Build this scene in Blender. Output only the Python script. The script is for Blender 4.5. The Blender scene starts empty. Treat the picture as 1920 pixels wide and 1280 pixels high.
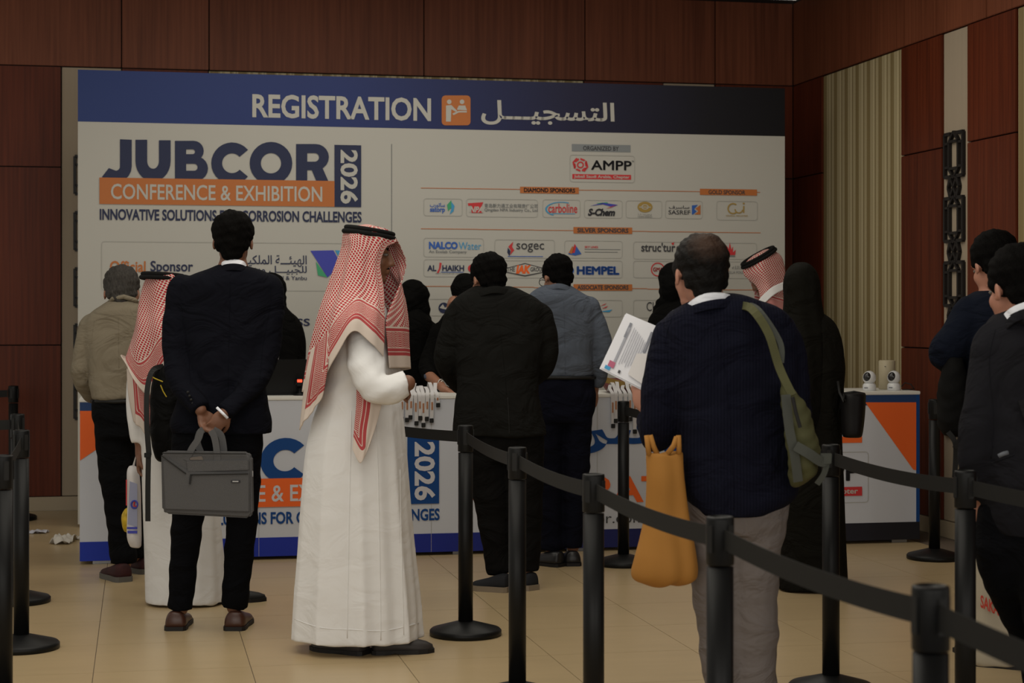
import bpy, bmesh, math, random
import numpy as np
from mathutils import Vector, Matrix
random.seed(4)
sc = bpy.context.scene
C = sc.collection
F = 3400.0; HZ = 592.0; HC = 1.4          # focal length in px, horizon row, eye height
TAN = 0.2053; ANG = math.atan(TAN); CA, SA = math.cos(ANG), math.sin(ANG)
# ------------------------------------------------------------------ camera, world, lights, exposure
cam = bpy.data.cameras.new('camera'); co = bpy.data.objects.new('camera', cam); C.objects.link(co)
co.location = (0, 0, HC); co.rotation_euler = (math.pi/2, 0, 0)
cam.sensor_width = 36; cam.lens = F/1920*36; cam.shift_y = -(640-HZ)/1920
cam.dof.use_dof = True; cam.dof.focus_distance = 8.6; cam.dof.aperture_fstop = 5.6
cam.clip_end = 100
sc.camera = co
w = bpy.data.worlds.new('world'); sc.world = w; w.use_nodes = True
w.node_tree.nodes['Background'].inputs[0].default_value = (1.0, .95, .85, 1)
w.node_tree.nodes['Background'].inputs[1].default_value = 0.44
def area(name, loc, rot, sx, sy, power, col):
    l = bpy.data.lights.new(name, 'AREA'); l.shape = 'RECTANGLE'; l.size = sx; l.size_y = sy; l.energy = power; l.color = col
    o = bpy.data.objects.new(name, l); C.objects.link(o); o.location = loc; o.rotation_euler = rot; return o
area('foyer_daylight', (-2.2, -3.0, 2.6), (math.radians(80), 0, math.radians(-9)), 7, 3.6, 160, (1.0, .95, .87))
area('foyer_daylight', (5.0, -3.5, 2.6), (math.radians(80), 0, math.radians(16)), 6, 3.4, 135, (1.0, .95, .88))
area('foyer_ceiling_light', (-.9, 6.2, 3.75), (0, 0, 0), 4, 5, 130, (1.0, .94, .82))
area('foyer_ceiling_light', (.0, 10.6, 3.78), (0, 0, 0), 4, 1.8, 46, (1.0, .94, .82))
sc.view_settings.view_transform = 'Standard'; sc.view_settings.look = 'None'
sc.view_settings.gamma = 1; sc.view_settings.use_curve_mapping = False
sc.view_settings.exposure = 0.0
# ------------------------------------------------------------------ materials
def srgb(r, g, b): return tuple((c/255/12.92 if c/255 <= .04045 else ((c/255+.055)/1.055)**2.4) for c in (r, g, b)) + (1,)
def L(*c): return tuple(c)+(1,)
MATS = {}
def mat(name, col, rough=.7, spec=.3, metal=0, bump=0, bscale=200, bstretch=(1,1,1), vary=0, vscale=3, vstretch=(1,1,1), emit=None, coat=0, sheen=0):
    if name in MATS: return MATS[name]
    m = bpy.data.materials.new(name); m.use_nodes = True; nt = m.node_tree; b = nt.nodes['Principled BSDF']
    b.inputs['Base Color'].default_value = col; b.inputs['Roughness'].default_value = rough
    b.inputs['Specular IOR Level'].default_value = spec; b.inputs['Metallic'].default_value = metal
    if coat: b.inputs['Coat Weight'].default_value = coat
    if sheen: b.inputs['Sheen Weight'].default_value = sheen
    tc = nt.nodes.new('ShaderNodeTexCoord')
    def nz(scale, st, detail=4):
        mp = nt.nodes.new('ShaderNodeMapping'); mp.inputs['Scale'].default_value = st
        nt.links.new(tc.outputs['Object'], mp.inputs['Vector'])
        n = nt.nodes.new('ShaderNodeTexNoise'); n.inputs['Scale'].default_value = scale; n.inputs['Detail'].default_value = detail
        nt.links.new(mp.outputs[0], n.inputs['Vector']); return n
    if vary:
        n = nz(vscale, vstretch)
        mx = nt.nodes.new('ShaderNodeMix'); mx.data_type = 'RGBA'
        mx.inputs[6].default_value = tuple(c*(1-vary) for c in col[:3])+(1,)
        mx.inputs[7].default_value = tuple(min(1, c*(1+vary)) for c in col[:3])+(1,)
        nt.links.new(n.outputs['Fac'], mx.inputs[0]); nt.links.new(mx.outputs[2], b.inputs['Base Color'])
    if bump:
        n = nz(bscale, bstretch)
        bp = nt.nodes.new('ShaderNodeBump'); bp.inputs['Strength'].default_value = min(1, bump); bp.inputs['Distance'].default_value = .01
        nt.links.new(n.outputs['Fac'], bp.inputs['Height']); nt.links.new(bp.outputs[0], b.inputs['Normal'])
    if emit:
        b.inputs['Emission Color'].default_value = emit[0]; b.inputs['Emission Strength'].default_value = emit[1]
    MATS[name] = m; return m
def mathn(nt, op, a, b=None, c=None):
    n = nt.nodes.new('ShaderNodeMath'); n.operation = op
    for i, x in enumerate((a, b, c)):
        if x is None: continue
        if isinstance(x, (int, float)): n.inputs[i].default_value = x
        else: nt.links.new(x, n.inputs[i])
    return n.outputs[0]
# wood panels with fine vertical grain
def wood_mat(name, dark, light, rough=.45):
    m = mat(name, light, rough, .16, bump=.05, bscale=60, bstretch=(1, 1, .05))
    nt = m.node_tree; b = nt.nodes['Principled BSDF']
    tc = nt.nodes.new('ShaderNodeTexCoord'); oi = nt.nodes.new('ShaderNodeObjectInfo')
    ad = nt.nodes.new('ShaderNodeVectorMath'); ad.operation = 'ADD'
    sc_ = nt.nodes.new('ShaderNodeVectorMath'); sc_.operation = 'SCALE'; sc_.inputs[3].default_value = 30
    cb = nt.nodes.new('ShaderNodeCombineXYZ')
    for i in range(3): nt.links.new(oi.outputs['Random'], cb.inputs[i])
    nt.links.new(cb.outputs[0], sc_.inputs[0]); nt.links.new(tc.outputs['Object'], ad.inputs[0]); nt.links.new(sc_.outputs[0], ad.inputs[1])
    mp = nt.nodes.new('ShaderNodeMapping'); mp.inputs['Scale'].default_value = (28, 28, .8); nt.links.new(ad.outputs[0], mp.inputs['Vector'])
    n = nt.nodes.new('ShaderNodeTexNoise'); n.inputs['Scale'].default_value = 1.6; n.inputs['Detail'].default_value = 6; nt.links.new(mp.outputs[0], n.inputs['Vector'])
    mp2 = nt.nodes.new('ShaderNodeMapping'); mp2.inputs['Scale'].default_value = (2.2, 2.2, .35); nt.links.new(ad.outputs[0], mp2.inputs['Vector'])
    n2 = nt.nodes.new('ShaderNodeTexNoise'); n2.inputs['Scale'].default_value = 1; nt.links.new(mp2.outputs[0], n2.inputs['Vector'])
    f = mathn(nt, 'ADD', mathn(nt, 'MULTIPLY', n.outputs['Fac'], .75), mathn(nt, 'MULTIPLY', n2.outputs['Fac'], .5))
    cr = nt.nodes.new('ShaderNodeValToRGB'); nt.links.new(f, cr.inputs[0])
    cr.color_ramp.elements[0].position = .38; cr.color_ramp.elements[0].color = dark
    cr.color_ramp.elements[1].position = .85; cr.color_ramp.elements[1].color = light
    nt.links.new(cr.outputs[0], b.inputs['Base Color']); return m
WOOD = wood_mat('mahogany_veneer', L(.058, .0115, .0048), L(.140, .029, .0105))
WOODLIT = wood_mat('mahogany_veneer_lit', L(.105, .031, .0150), L(.22, .070, .034))  # top band veneer, colour raised to carry the brighter light up there
GAP = mat('panel_gap', L(.012, .006, .004), .8)
BEIGE = mat('beige_vinyl', L(.36, .295, .22), .8, .2, bump=.05, bscale=300, vary=.06, vscale=40, vstretch=(1, 1, .05))
def stripes():
    m = mat('striped_wallcovering', L(.4, .35, .22), .7, .25, bump=.04, bscale=400)
    nt = m.node_tree; b = nt.nodes['Principled BSDF']
    tc = nt.nodes.new('ShaderNodeTexCoord'); sp = nt.nodes.new('ShaderNodeSeparateXYZ'); nt.links.new(tc.outputs['Object'], sp.inputs[0])
    f = mathn(nt, 'FRACT', mathn(nt, 'MULTIPLY', sp.outputs[0], 1/.205))
    cr = nt.nodes.new('ShaderNodeValToRGB'); cr.color_ramp.interpolation = 'CONSTANT'; nt.links.new(f, cr.inputs[0])
    a, c, d = L(.245, .185, .085), L(.50, .425, .26), L(.36, .295, .165)
    seq = [(0, a), (.30, d), (.36, c), (.42, d), (.52, c), (.70, a), (.78, d), (.84, c), (.90, d), (.95, c)]
    e = cr.color_ramp.elements
    e[0].position, e[0].color = seq[0]; e[1].position, e[1].color = seq[1]
    for p, col in seq[2:]: x = e.new(p); x.color = col
    n = nt.nodes.new('ShaderNodeTexNoise'); n.inputs['Scale'].default_value = 3
    mp = nt.nodes.new('ShaderNodeMapping'); mp.inputs['Scale'].default_value = (120, 1, .3); nt.links.new(tc.outputs['Object'], mp.inputs[0]); nt.links.new(mp.outputs[0], n.inputs['Vector'])
    mx = nt.nodes.new('ShaderNodeMix'); mx.data_type = 'RGBA'; mx.blend_type = 'MULTIPLY'; mx.inputs[0].default_value = .5
    nt.links.new(cr.outputs[0], mx.inputs[6]); nt.links.new(n.outputs['Color'], mx.inputs[7])
    cc = nt.nodes.new('ShaderNodeCombineXYZ')
    v = mathn(nt, 'ADD', mathn(nt, 'MULTIPLY', n.outputs['Fac'], .8), .6)
    for i in range(3): nt.links.new(v, cc.inputs[i])
    nt.links.new(cc.outputs[0], mx.inputs[7]); mx.inputs[0].default_value = 1
    nt.links.new(mx.outputs[2], b.inputs['Base Color']); return m
STRIPE = stripes()
TILE = mat('beige_porcelain_tile', L(.43, .325, .185), .30, .30, vary=.10, vscale=2.5, vstretch=(1, 5, 1), bump=.01, bscale=8)
GROUT = mat('grout', L(.13, .10, .075), .9)
SKIRT = mat('tile_skirting', L(.36, .295, .205), .4)
BLACKPLASTIC = mat('black_powder_coat', L(.0050, .0053, .0056), .42, .20, bump=.02, bscale=600)
BELT = mat('black_nylon_belt', L(.012, .012, .0115), .75, .2, bump=.1, bscale=700)
BLACKRUB = mat('black_rubber', L(.010, .010, .010), .6)
WHITEP = mat('print_white', L(.475, .465, .425), .55, .2)
CWHITE = mat('counter_print_white', L(.545, .57, .63), .5, .2)
NAVYP = mat('print_navy', L(.024, .031, .075), .5, .2)
CNAVY = mat('counter_print_navy', srgb(20, 66, 128), .5, .2)
ORANGEP = mat('print_orange', L(.47, .155, .045), .5, .2)
CORANGE = mat('counter_print_orange', L(.80, .135, .025), .5, .2)
REDP = mat('print_red', L(.55, .035, .04), .5); GREYP = mat('print_grey', L(.17, .18, .18), .5)
BLACKP = mat('print_black', L(.02, .02, .025), .5); BLUEP = mat('print_blue', L(.03, .11, .42), .5)
CYANP = mat('print_cyan', L(.05, .30, .55), .5); GREENP = mat('print_green', L(.05, .34, .16), .5)
GOLDP = mat('print_gold', L(.36, .24, .06), .5); HAIRLINE = mat('print_hairline', L(.39, .385, .355), .6)
DGREYP = mat('print_darkgrey', L(.045, .045, .05), .5); PURPLE = mat('print_indigo', L(.05, .06, .40), .5)
def gradient(name, stops, x0, x1):
    m = mat(name, L(.1, .1, .1), .5, .25)
    nt = m.node_tree; b = nt.nodes['Principled BSDF']
    tc = nt.nodes.new('ShaderNodeTexCoord'); sp = nt.nodes.new('ShaderNodeSeparateXYZ'); nt.links.new(tc.outputs['Object'], sp.inputs[0])
    mr = nt.nodes.new('ShaderNodeMapRange'); mr.inputs[1].default_value = x0; mr.inputs[2].default_value = x1; nt.links.new(sp.outputs[0], mr.inputs[0])
    cr = nt.nodes.new('ShaderNodeValToRGB'); nt.links.new(mr.outputs[0], cr.inputs[0]); e = cr.color_ramp.elements
    e[0].position, e[0].color = stops[0]; e[1].position, e[1].color = stops[-1]
    for p, c in stops[1:-1]: x = e.new(p); x.color = c
    nt.links.new(cr.outputs[0], b.inputs['Base Color']); return m
HEADERG = gradient('print_header_gradient', [(0, L(.020, .042, .17)), (.35, L(.019, .035, .15)), (.68, L(.013, .013, .045)), (.88, L(.007, .007, .012)), (1, L(.005, .005, .007))], -2.9, 2.0)
BASEG = gradient('print_base_gradient', [(0, L(.012, .035, .36)), (.30, L(.014, .028, .30)), (.5, L(.012, .02, .17)), (.8, L(.015, .015, .03)), (1, L(.012, .012, .016))], -2.5, 2.55)
SKIN = lambda n, c: mat('skin_'+n, c, .5, .4, vary=.12, vscale=14, bump=.04, bscale=120)
SK_D = SKIN('brown', L(.17, .075, .042)); SK_M = SKIN('tan', L(.27, .125, .075)); SK_L = SKIN('light', L(.36, .165, .110))
def cloth(name, col, rough=.9, fine=700, b=.15, sheen=.0, vary=.05, wrinkle=.55):
    if name in MATS: return MATS[name]
    m = mat(name, col, rough, .06, vary=vary, vscale=6, sheen=sheen); nt = m.node_tree; bs = nt.nodes['Principled BSDF']
    tc = nt.nodes.new('ShaderNodeTexCoord'); mp = nt.nodes.new('ShaderNodeMapping'); mp.inputs['Scale'].default_value = (1, 1, 1.5); nt.links.new(tc.outputs['Object'], mp.inputs['Vector'])
    n1 = nt.nodes.new('ShaderNodeTexNoise'); n1.inputs['Scale'].default_value = 4.5; n1.inputs['Detail'].default_value = 3; n1.inputs['Distortion'].default_value = 1.6; nt.links.new(mp.outputs[0], n1.inputs['Vector'])
    n2 = nt.nodes.new('ShaderNodeTexNoise'); n2.inputs['Scale'].default_value = fine; n2.inputs['Detail'].default_value = 2; nt.links.new(tc.outputs['Object'], n2.inputs['Vector'])
    b1 = nt.nodes.new('ShaderNodeBump'); b1.inputs['Strength'].default_value = wrinkle; b1.inputs['Distance'].default_value = .06; nt.links.new(n1.outputs['Fac'], b1.inputs['Height'])
    b2 = nt.nodes.new('ShaderNodeBump'); b2.inputs['Strength'].default_value = b; b2.inputs['Distance'].default_value = .004; nt.links.new(n2.outputs['Fac'], b2.inputs['Height']); nt.links.new(b1.outputs[0], b2.inputs['Normal'])
    nt.links.new(b2.outputs[0], bs.inputs['Normal']); return m
HAIRB = mat('black_hair', L(.0030, .0027, .0025), .75, .04, bump=.6, bscale=60, bstretch=(4, 4, 1), vary=.4, vscale=60)
HAIRG = mat('greying_hair', L(.045, .041, .037), .7, .12, bump=.6, bscale=60, bstretch=(4, 4, 1), vary=.9, vscale=50, vstretch=(3, 3, .6))
def balding(name, wc, rad):
    m = mat(name, L(.006, .0055, .005), .65, .12, bump=.5, bscale=90)
    nt = m.node_tree; b = nt.nodes['Principled BSDF']; g = nt.nodes.new('ShaderNodeNewGeometry')
    d = nt.nodes.new('ShaderNodeVectorMath'); d.operation = 'DISTANCE'; d.inputs[1].default_value = wc
    nt.links.new(g.outputs['Position'], d.inputs[0])
    n = nt.nodes.new('ShaderNodeTexNoise'); n.inputs['Scale'].default_value = 90; nt.links.new(g.outputs['Position'], n.inputs['Vector'])
    f = mathn(nt, 'ADD', d.outputs['Value'], mathn(nt, 'MULTIPLY', n.outputs['Fac'], .03))
    cr = nt.nodes.new('ShaderNodeValToRGB'); nt.links.new(f, cr.inputs[0]); e = cr.color_ramp.elements
    e[0].position = rad*.45; e[0].color = L(.050, .028, .019); e[1].position = rad*1.25; e[1].color = L(.0045, .004, .0038)
    nt.links.new(cr.outputs[0], b.inputs['Base Color']); return m
WHITESHIRT = cloth('white_shirt_cotton', L(.72, .74, .80)); THOBE = cloth('white_thobe_cotton', L(.70, .70, .70), .75, 900, .06, vary=.02, wrinkle=.14)
ABAYA = cloth('black_abaya_crepe', L(.0028, .0027, .0026), .85); ABAYA2 = cloth('dark_olive_black_abaya', L(.0060, .0056, .0042), .8)
# red and white checked headscarf: houndstooth field, banded border near every hem
def scarf_mat():
    m = bpy.data.materials.new('red_white_checked_scarf'); m.use_nodes = True; nt = m.node_tree; b = nt.nodes['Principled BSDF']
    b.inputs['Roughness'].default_value = .85; b.inputs['Specular IOR Level'].default_value = .15
    u1 = nt.nodes.new('ShaderNodeUVMap'); u1.uv_map = 'pat'; u2 = nt.nodes.new('ShaderNodeUVMap'); u2.uv_map = 'edge'
    s1 = nt.nodes.new('ShaderNodeSeparateXYZ'); nt.links.new(u1.outputs[0], s1.inputs[0])
    s2 = nt.nodes.new('ShaderNodeSeparateXYZ'); nt.links.new(u2.outputs[0], s2.inputs[0])
    x, y = s1.outputs[0], s1.outputs[1]; e = s2.outputs[0]
    P = .0165
    fx = mathn(nt, 'FRACT', mathn(nt, 'DIVIDE', mathn(nt, 'ADD', x, mathn(nt, 'MULTIPLY', y, .35)), P))
    row = mathn(nt, 'FLOOR', mathn(nt, 'DIVIDE', y, P*.62))
    par = mathn(nt, 'MULTIPLY', mathn(nt, 'FRACT', mathn(nt, 'MULTIPLY', row, .5)), 1.0)
    fxs = mathn(nt, 'FRACT', mathn(nt, 'ADD', mathn(nt, 'DIVIDE', mathn(nt, 'ADD', x, mathn(nt, 'MULTIPLY', y, .35)), P), par))
    fy = mathn(nt, 'FRACT', mathn(nt, 'DIVIDE', y, P*.62))
    dia = mathn(nt, 'ADD', mathn(nt, 'ABSOLUTE', mathn(nt, 'SUBTRACT', fxs, .5)), mathn(nt, 'MULTIPLY', mathn(nt, 'ABSOLUTE', mathn(nt, 'SUBTRACT', fy, .5)), .45))
    hound = mathn(nt, 'LESS_THAN', dia, .37)
    # zigzag field
    zz = mathn(nt, 'ABSOLUTE', mathn(nt, 'SUBTRACT', mathn(nt, 'FRACT', mathn(nt, 'DIVIDE', x, .02)), .5))
    zig = mathn(nt, 'LESS_THAN', mathn(nt, 'FRACT', mathn(nt, 'ADD', mathn(nt, 'DIVIDE', y, .008), mathn(nt, 'MULTIPLY', zz, 2))), .62)
    def band(a, c): return mathn(nt, 'MULTIPLY', mathn(nt, 'GREATER_THAN', e, a), mathn(nt, 'LESS_THAN', e, c))
    inz = band(.085, .150); inh = mathn(nt, 'GREATER_THAN', e, .172)
    b1 = band(.052, .066); b2 = band(.069, .082); b3 = band(.153, .165)
    tot = mathn(nt, 'ADD', mathn(nt, 'MULTIPLY', inz, zig), mathn(nt, 'MULTIPLY', inh, hound))
    tot = mathn(nt, 'ADD', tot, mathn(nt, 'MULTIPLY', mathn(nt, 'ADD', b1, mathn(nt, 'ADD', b2, b3)), .92))
    mx = nt.nodes.new('ShaderNodeMix'); mx.data_type = 'RGBA'; nt.links.new(tot, mx.inputs[0])
    mx.inputs[6].default_value = L(.58, .50, .44); mx.inputs[7].default_value = L(.36, .020, .030)
    nt.links.new(mx.outputs[2], b.inputs['Base Color']); return m
SCARF = scarf_mat()
# ------------------------------------------------------------------ object helpers
def link(name, me, m=None, parent=None, loc=None):
    o = bpy.data.objects.new(name, me); C.objects.link(o)
    if m: me.materials.clear(); me.materials.append(m)
    if parent is not None: o.parent = parent
    if loc is not None: o.location = loc
    return o
def mesh(name, vs, fs, smooth=False):
    me = bpy.data.meshes.new(name); me.from_pydata([tuple(map(float, v)) for v in vs], [], fs); me.update()
    if smooth: me.polygons.foreach_set('use_smooth', [True]*len(me.polygons))
    return me
def tag(o, label=None, cat=None, group=None, kind=None):
    if label: o['label'] = label
    if cat: o['category'] = cat
    if group: o['group'] = group
    if kind: o['kind'] = kind
    return o
def empty(name, loc=(0, 0, 0), rz=0):
    o = bpy.data.objects.new(name, None); C.objects.link(o); o.location = loc; o.rotation_euler = (0, 0, rz); o.empty_display_size = .1; return o
class MB:
    def __init__(s): s.v = []; s.f = []
    def add(s, vs, fs):
        n = len(s.v); s.v += [tuple(v) for v in vs]; s.f += [tuple(i+n for i in f) for f in fs]; return s
    def box(s, x0, x1, y0, y1, z0, z1, bev=0):
        if bev:
            b = bmesh.new(); bmesh.ops.create_cube(b, size=1)
            for v in b.verts: v.co = Vector((x0+(v.co.x+.5)*(x1-x0), y0+(v.co.y+.5)*(y1-y0), z0+(v.co.z+.5)*(z1-z0)))
            bmesh.ops.bevel(b, geom=b.edges[:], offset=bev, segments=2, affect='EDGES')
            b.verts.index_update(); r = s.add([v.co[:] for v in b.verts], [[v.index for v in f.verts] for f in b.faces]); b.free(); return r
        return s.add([(x0,y0,z0),(x1,y0,z0),(x1,y1,z0),(x0,y1,z0),(x0,y0,z1),(x1,y0,z1),(x1,y1,z1),(x0,y1,z1)],
                     [(0,3,2,1),(4,5,6,7),(0,1,5,4),(1,2,6,5),(2,3,7,6),(3,0,4,7)])
    def lathe(s, prof, cx=0, cy=0, n=32):       # prof: (r, z)
        vs = []; fs = []
        for r, z in prof:
            for i in range(n): a = 2*math.pi*i/n; vs.append((cx+r*math.cos(a), cy+r*math.sin(a), z))
        for k in range(len(prof)-1):
            for i in range(n): j = (i+1) % n; fs.append((k*n+i, k*n+j, (k+1)*n+j, (k+1)*n+i))
        fs.append(tuple(range(n-1, -1, -1))); fs.append(tuple((len(prof)-1)*n+i for i in range(n)))
        return s.add(vs, fs)
    def tube(s, pts, r, n=10, closed=False):
        pts = [Vector(p) for p in pts]; R = r if isinstance(r, (list, tuple)) else [r]*len(pts); vs = []; fs = []; m = len(pts)
        up = None
        for i, p in enumerate(pts):
            if closed: d = pts[(i+1) % m]-pts[i-1]
            else: d = pts[min(i+1, m-1)]-pts[max(i-1, 0)]
            d.normalize()
            if up is None: up = d.orthogonal().normalized()
            up = (up-d*up.dot(d)).normalized(); q = d.cross(up)
            for k in range(n): a = 2*math.pi*k/n; vs.append(p+(up*math.cos(a)+q*math.sin(a))*R[i])
        for i in range(m if closed else m-1):
            for k in range(n): l = (k+1) % n; i2 = (i+1) % m; fs.append((i*n+k, i*n+l, i2*n+l, i2*n+k))
        if not closed: fs.append(tuple(range(n-1, -1, -1))); fs.append(tuple((m-1)*n+k for k in range(n)))
        return s.add(vs, fs)
    def prism(s, poly, y0, y1):                 # poly in (x,z), extruded in y
        n = len(poly); vs = [(x, y0, z) for x, z in poly]+[(x, y1, z) for x, z in poly]
        return s.add(vs, [tuple(range(n)), tuple(range(2*n-1, n-1, -1))]+[(i, i+n, (i+1) % n+n, (i+1) % n) for i in range(n)])
    def build(s, name, m, parent=None, smooth=False, loc=None): return link(name, mesh(name, s.v, s.f, smooth), m, parent, loc)
def W(u, v, Y): return Vector(((u-960)*Y/F, Y, HC-(v-HZ)*Y/F))
def wallY(u, Y0): return Y0/(1-TAN*(u-960)/F)
def pl(u, v, Y0):                               # pixel -> (s, z) on the plane Y = Y0 + TAN*X (local x along the plane)
    Y = wallY(u, Y0); return ((u-960)*Y/F/CA, HC-(v-HZ)*Y/F)
# ------------------------------------------------------------------ the room
WY0 = 13.72
def corner_s(): return (1487-960)/F*wallY(1487, WY0)/CA
wb = empty('wall_back', (0, WY0, 0), ANG); tag(wb, kind='structure')
S1 = corner_s(); S0 = -5.6; ZT = 3.87
MB().box(S0, S1+.2, .03, .25, 0, ZT).build('wall_core', GAP, wb)
G = .004
def panel(parent, name, m, x0, x1, z0, z1, proud=.0, deep=.032):
    return MB().box(x0+G, x1-G, -proud, deep, z0+G, z1-G, .003).build(name, m, parent)
us = lambda u: pl(u, 300, WY0)[0]
cuts = [S0, us(-230), us(-60), us(115), us(228), us(391), us(1095), us(1244), us(1341), S1]
ups = [S0, -4.6, us(-60), us(228), us(392), us(795), us(1097), us(1341), S1]
for a, b in zip(ups[:-1], ups[1:]): panel(wb, 'wood_panel', WOODLIT, a, b, 3.195, ZT-.03)
for i, (a, b) in enumerate(zip(cuts[:-1], cuts[1:])):
    if i in (3, 7): panel(wb, 'beige_panel', BEIGE, a, b, .10, 3.195, -.012)
    elif i == 5:
        panel(wb, 'wallpaper_panel', STRIPE, a, b, .10, 3.195, -.012)
    elif i == 1:
        panel(wb, 'beige_panel', BEIGE, a, b, .10, 3.195, -.012)
    else:
        for z0, z1 in ((.10, 1.19), (1.19, 2.47), (2.47, 3.195)): panel(wb, 'wood_panel', WOOD, a, b, z0, z1)
bb = MB().box(S0, S1, -.012, .03, 0, .10).build('baseboard_back', SKIRT); bb.location = (0, WY0, 0); bb.rotation_euler = (0, 0, ANG); tag(bb, kind='structure')
CX, CY = S1*CA, WY0+S1*SA
wr = empty('wall_right', (CX, CY, 0), ANG-math.pi/2); tag(wr, kind='structure')   # local x runs toward the camera, local -y faces the room
def rs(u):                                      # distance along the right wall from the corner for pixel column u
    k = (u-960)/F; Y = (CX+TAN*CY)/(k+TAN); return (CY-Y)/CA
RL = 9.5
MB().box(-.2, RL, .03, .25, 0, ZT).build('wall_core', GAP, wr)
for a, b in ((0, 1.1), (1.1, 2.1), (2.1, 3.3), (3.3, 4.5), (4.5, 6), (6, 7.7), (7.7, RL)): panel(wr, 'wood_panel', WOODLIT, a, b, 3.195, ZT-.03)
rc = [0, rs(1541), rs(1689), rs(1766), rs(1813), rs(1905)]
def woods(par, a, b):
    for z0, z1 in ((.10, 1.19), (1.19, 2.47), (2.47, 3.195)): panel(par, 'wood_panel', WOOD, a, b, z0, z1)
woods(wr, rc[0], rc[1]); panel(wr, 'wallpaper_panel', STRIPE, rc[1], rc[2], .10, 3.195, -.012); woods(wr, rc[2], rc[3])
panel(wr, 'beige_panel', BEIGE, rc[3], rc[4], .10, 3.195, -.012); woods(wr, rc[4], rc[5])
panel(wr, 'wallpaper_panel', STRIPE, rc[5], rc[5]+1.6, .10, 3.195, -.012); woods(wr, rc[5]+1.6, rc[5]+2.4); woods(wr, rc[5]+2.4, RL)
br = MB().box(0, RL, -.012, .03, 0, .10).build('baseboard_right', SKIRT); br.location = (CX, CY, 0); br.rotation_euler = (0, 0, ANG-math.pi/2); tag(br, kind='structure')
ce = MB().box(S0, S1, -17, .02, ZT, ZT+.12).build('ceiling', mat('ceiling_plaster', L(.30, .27, .24), .9)); ce.location = (0, WY0, 0); ce.rotation_euler = (0, 0, ANG); tag(ce, kind='structure')
fl = MB().box(S0, S1+.1, -17, .1, -.1, -.003).build('floor', GROUT); fl.location = (0, WY0, 0); fl.rotation_euler = (0, 0, ANG); tag(fl, kind='structure')
TS = .612; tm = MB().box(.0015, TS-.0015, .0015, TS-.0015, -.01, 0).build('tile', TILE, fl).data
first = fl.children[0]; k0 = 0
# grid phase: a joint line through the floor point seen at (981,1187)
gx = (0.05*CA+(8.0-WY0)*SA) % TS; gy = -.02
n = 0
i0 = int(math.floor((S0-gx)/TS)); cand = []
for i in range(i0, int((S1-gx)/TS)+1):
    for j in range(1, 28):
        x = gx+i*TS; y = gy-j*TS
        if x < S0 or x+TS > S1+.3: continue
        wx = (x+TS/2)*CA-(y+TS/2)*SA; wy = WY0+(x+TS/2)*SA+(y+TS/2)*CA
        if wy < 3.0: continue
        vis = 0 if abs(wx) < .30*wy+.7 and wy > 6.2 else 1
        cand.append((vis, -wy if vis else 0, abs(wx), x, y))
cand.sort()
for k, (_, _, _, x, y) in enumerate(cand[:298]):
    o = first if k == 0 else link('tile', tm, None, fl); o.location = (x, y, 0)
rest = MB()
for (_, _, _, x, y) in cand[298:]: rest.box(x+.0015, x+TS-.0015, y+.0015, y+TS-.0015, -.01, 0)
if rest.v: tag(rest.build('tiles_beyond', TILE, fl), kind='stuff')
tm.materials[0] = TILE

# ------------------------------------------------------------------ wall lattice screens
LAT = mat('black_lattice_paint', L(.012, .010, .010), .45)
def lattice(name, x0, x1, z0, parent_loc, rz, label):
    root = empty(name, parent_loc, rz); tag(root, label, 'wall decoration', 'black lattice strips on the beige wall panels')
    cx = (x0+x1)/2; hw = (x1-x0)/2; t = .021
    def bar(b, ax, az, bx, bz, th=t, y0=-.010, y1=.0125):
        d = Vector((bx-ax, bz-az)); d.normalize(); nx, nz = -d.y*th/2, d.x*th/2
        b.prism([(ax+nx, az+nz), (ax-nx, az-nz), (bx-nx, bz-nz), (bx+nx, bz+nz)], y0, y1)
    for k in range(5):
        z = z0+k*.405; b = MB()
        zt, zb = z+.27, z
        bar(b, cx-hw, zb, cx-hw, zt); bar(b, cx+hw, zb, cx+hw, zt)
        for s in (-1, 1):
            bar(b, cx+s*hw, zt, cx+s*hw*.35, zt); bar(b, cx+s*hw, zb, cx+s*hw*.35, zb)
            bar(b, cx+s*hw*.5, zb+.05, cx+s*hw*.5, zt-.05); bar(b, cx+s*hw*.5, zb+.05, cx, zb-.01, t*.8); bar(b, cx+s*hw*.5, zt-.05, cx, zt+.01, t*.8)
            bar(b, cx+s*hw, zb+.06, cx+s*hw*.5, zb+.06, t*.7); bar(b, cx+s*hw, zt-.06, cx+s*hw*.5, zt-.06, t*.7)
        bar(b, cx-hw*.5, zt-.05, cx+hw*.5, zt-.05, t*.8); bar(b, cx-hw*.5, zb+.05, cx+hw*.5, zb+.05, t*.8)
        b.build('lattice_frame', LAT, root)
        if k < 4:
            b = MB()
            for s in (-1, 1):
                bar(b, cx+s*hw*.38, zt, cx-s*hw*.38, zt+.135, t*.8); bar(b, cx+s*hw*.38, zt, cx+s*hw*.62, zt+.067, t*.8); bar(b, cx+s*hw*.62, zt+.067, cx+s*hw*.38, zt+.135, t*.8)
                bar(b, cx+s*hw*.1, zt-.01, cx+s*hw*.6, zt+.067, t*.6); bar(b, cx+s*hw*.1, zt+.145, cx+s*hw*.6, zt+.067, t*.6)
            b.build('lattice_knot', LAT, root)
    return root
sx = us(137)
lattice('wall_lattice', sx+.012, sx+.26, .66, (0, WY0, 0), ANG, 'black lattice strip on the beige panel at left, mostly hidden behind the registration banner')
lattice('wall_lattice', rs(1772), rs(1806), .655, (CX, CY, 0), ANG-math.pi/2, 'black geometric lattice strip on the beige panel of the right wood wall')
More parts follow.
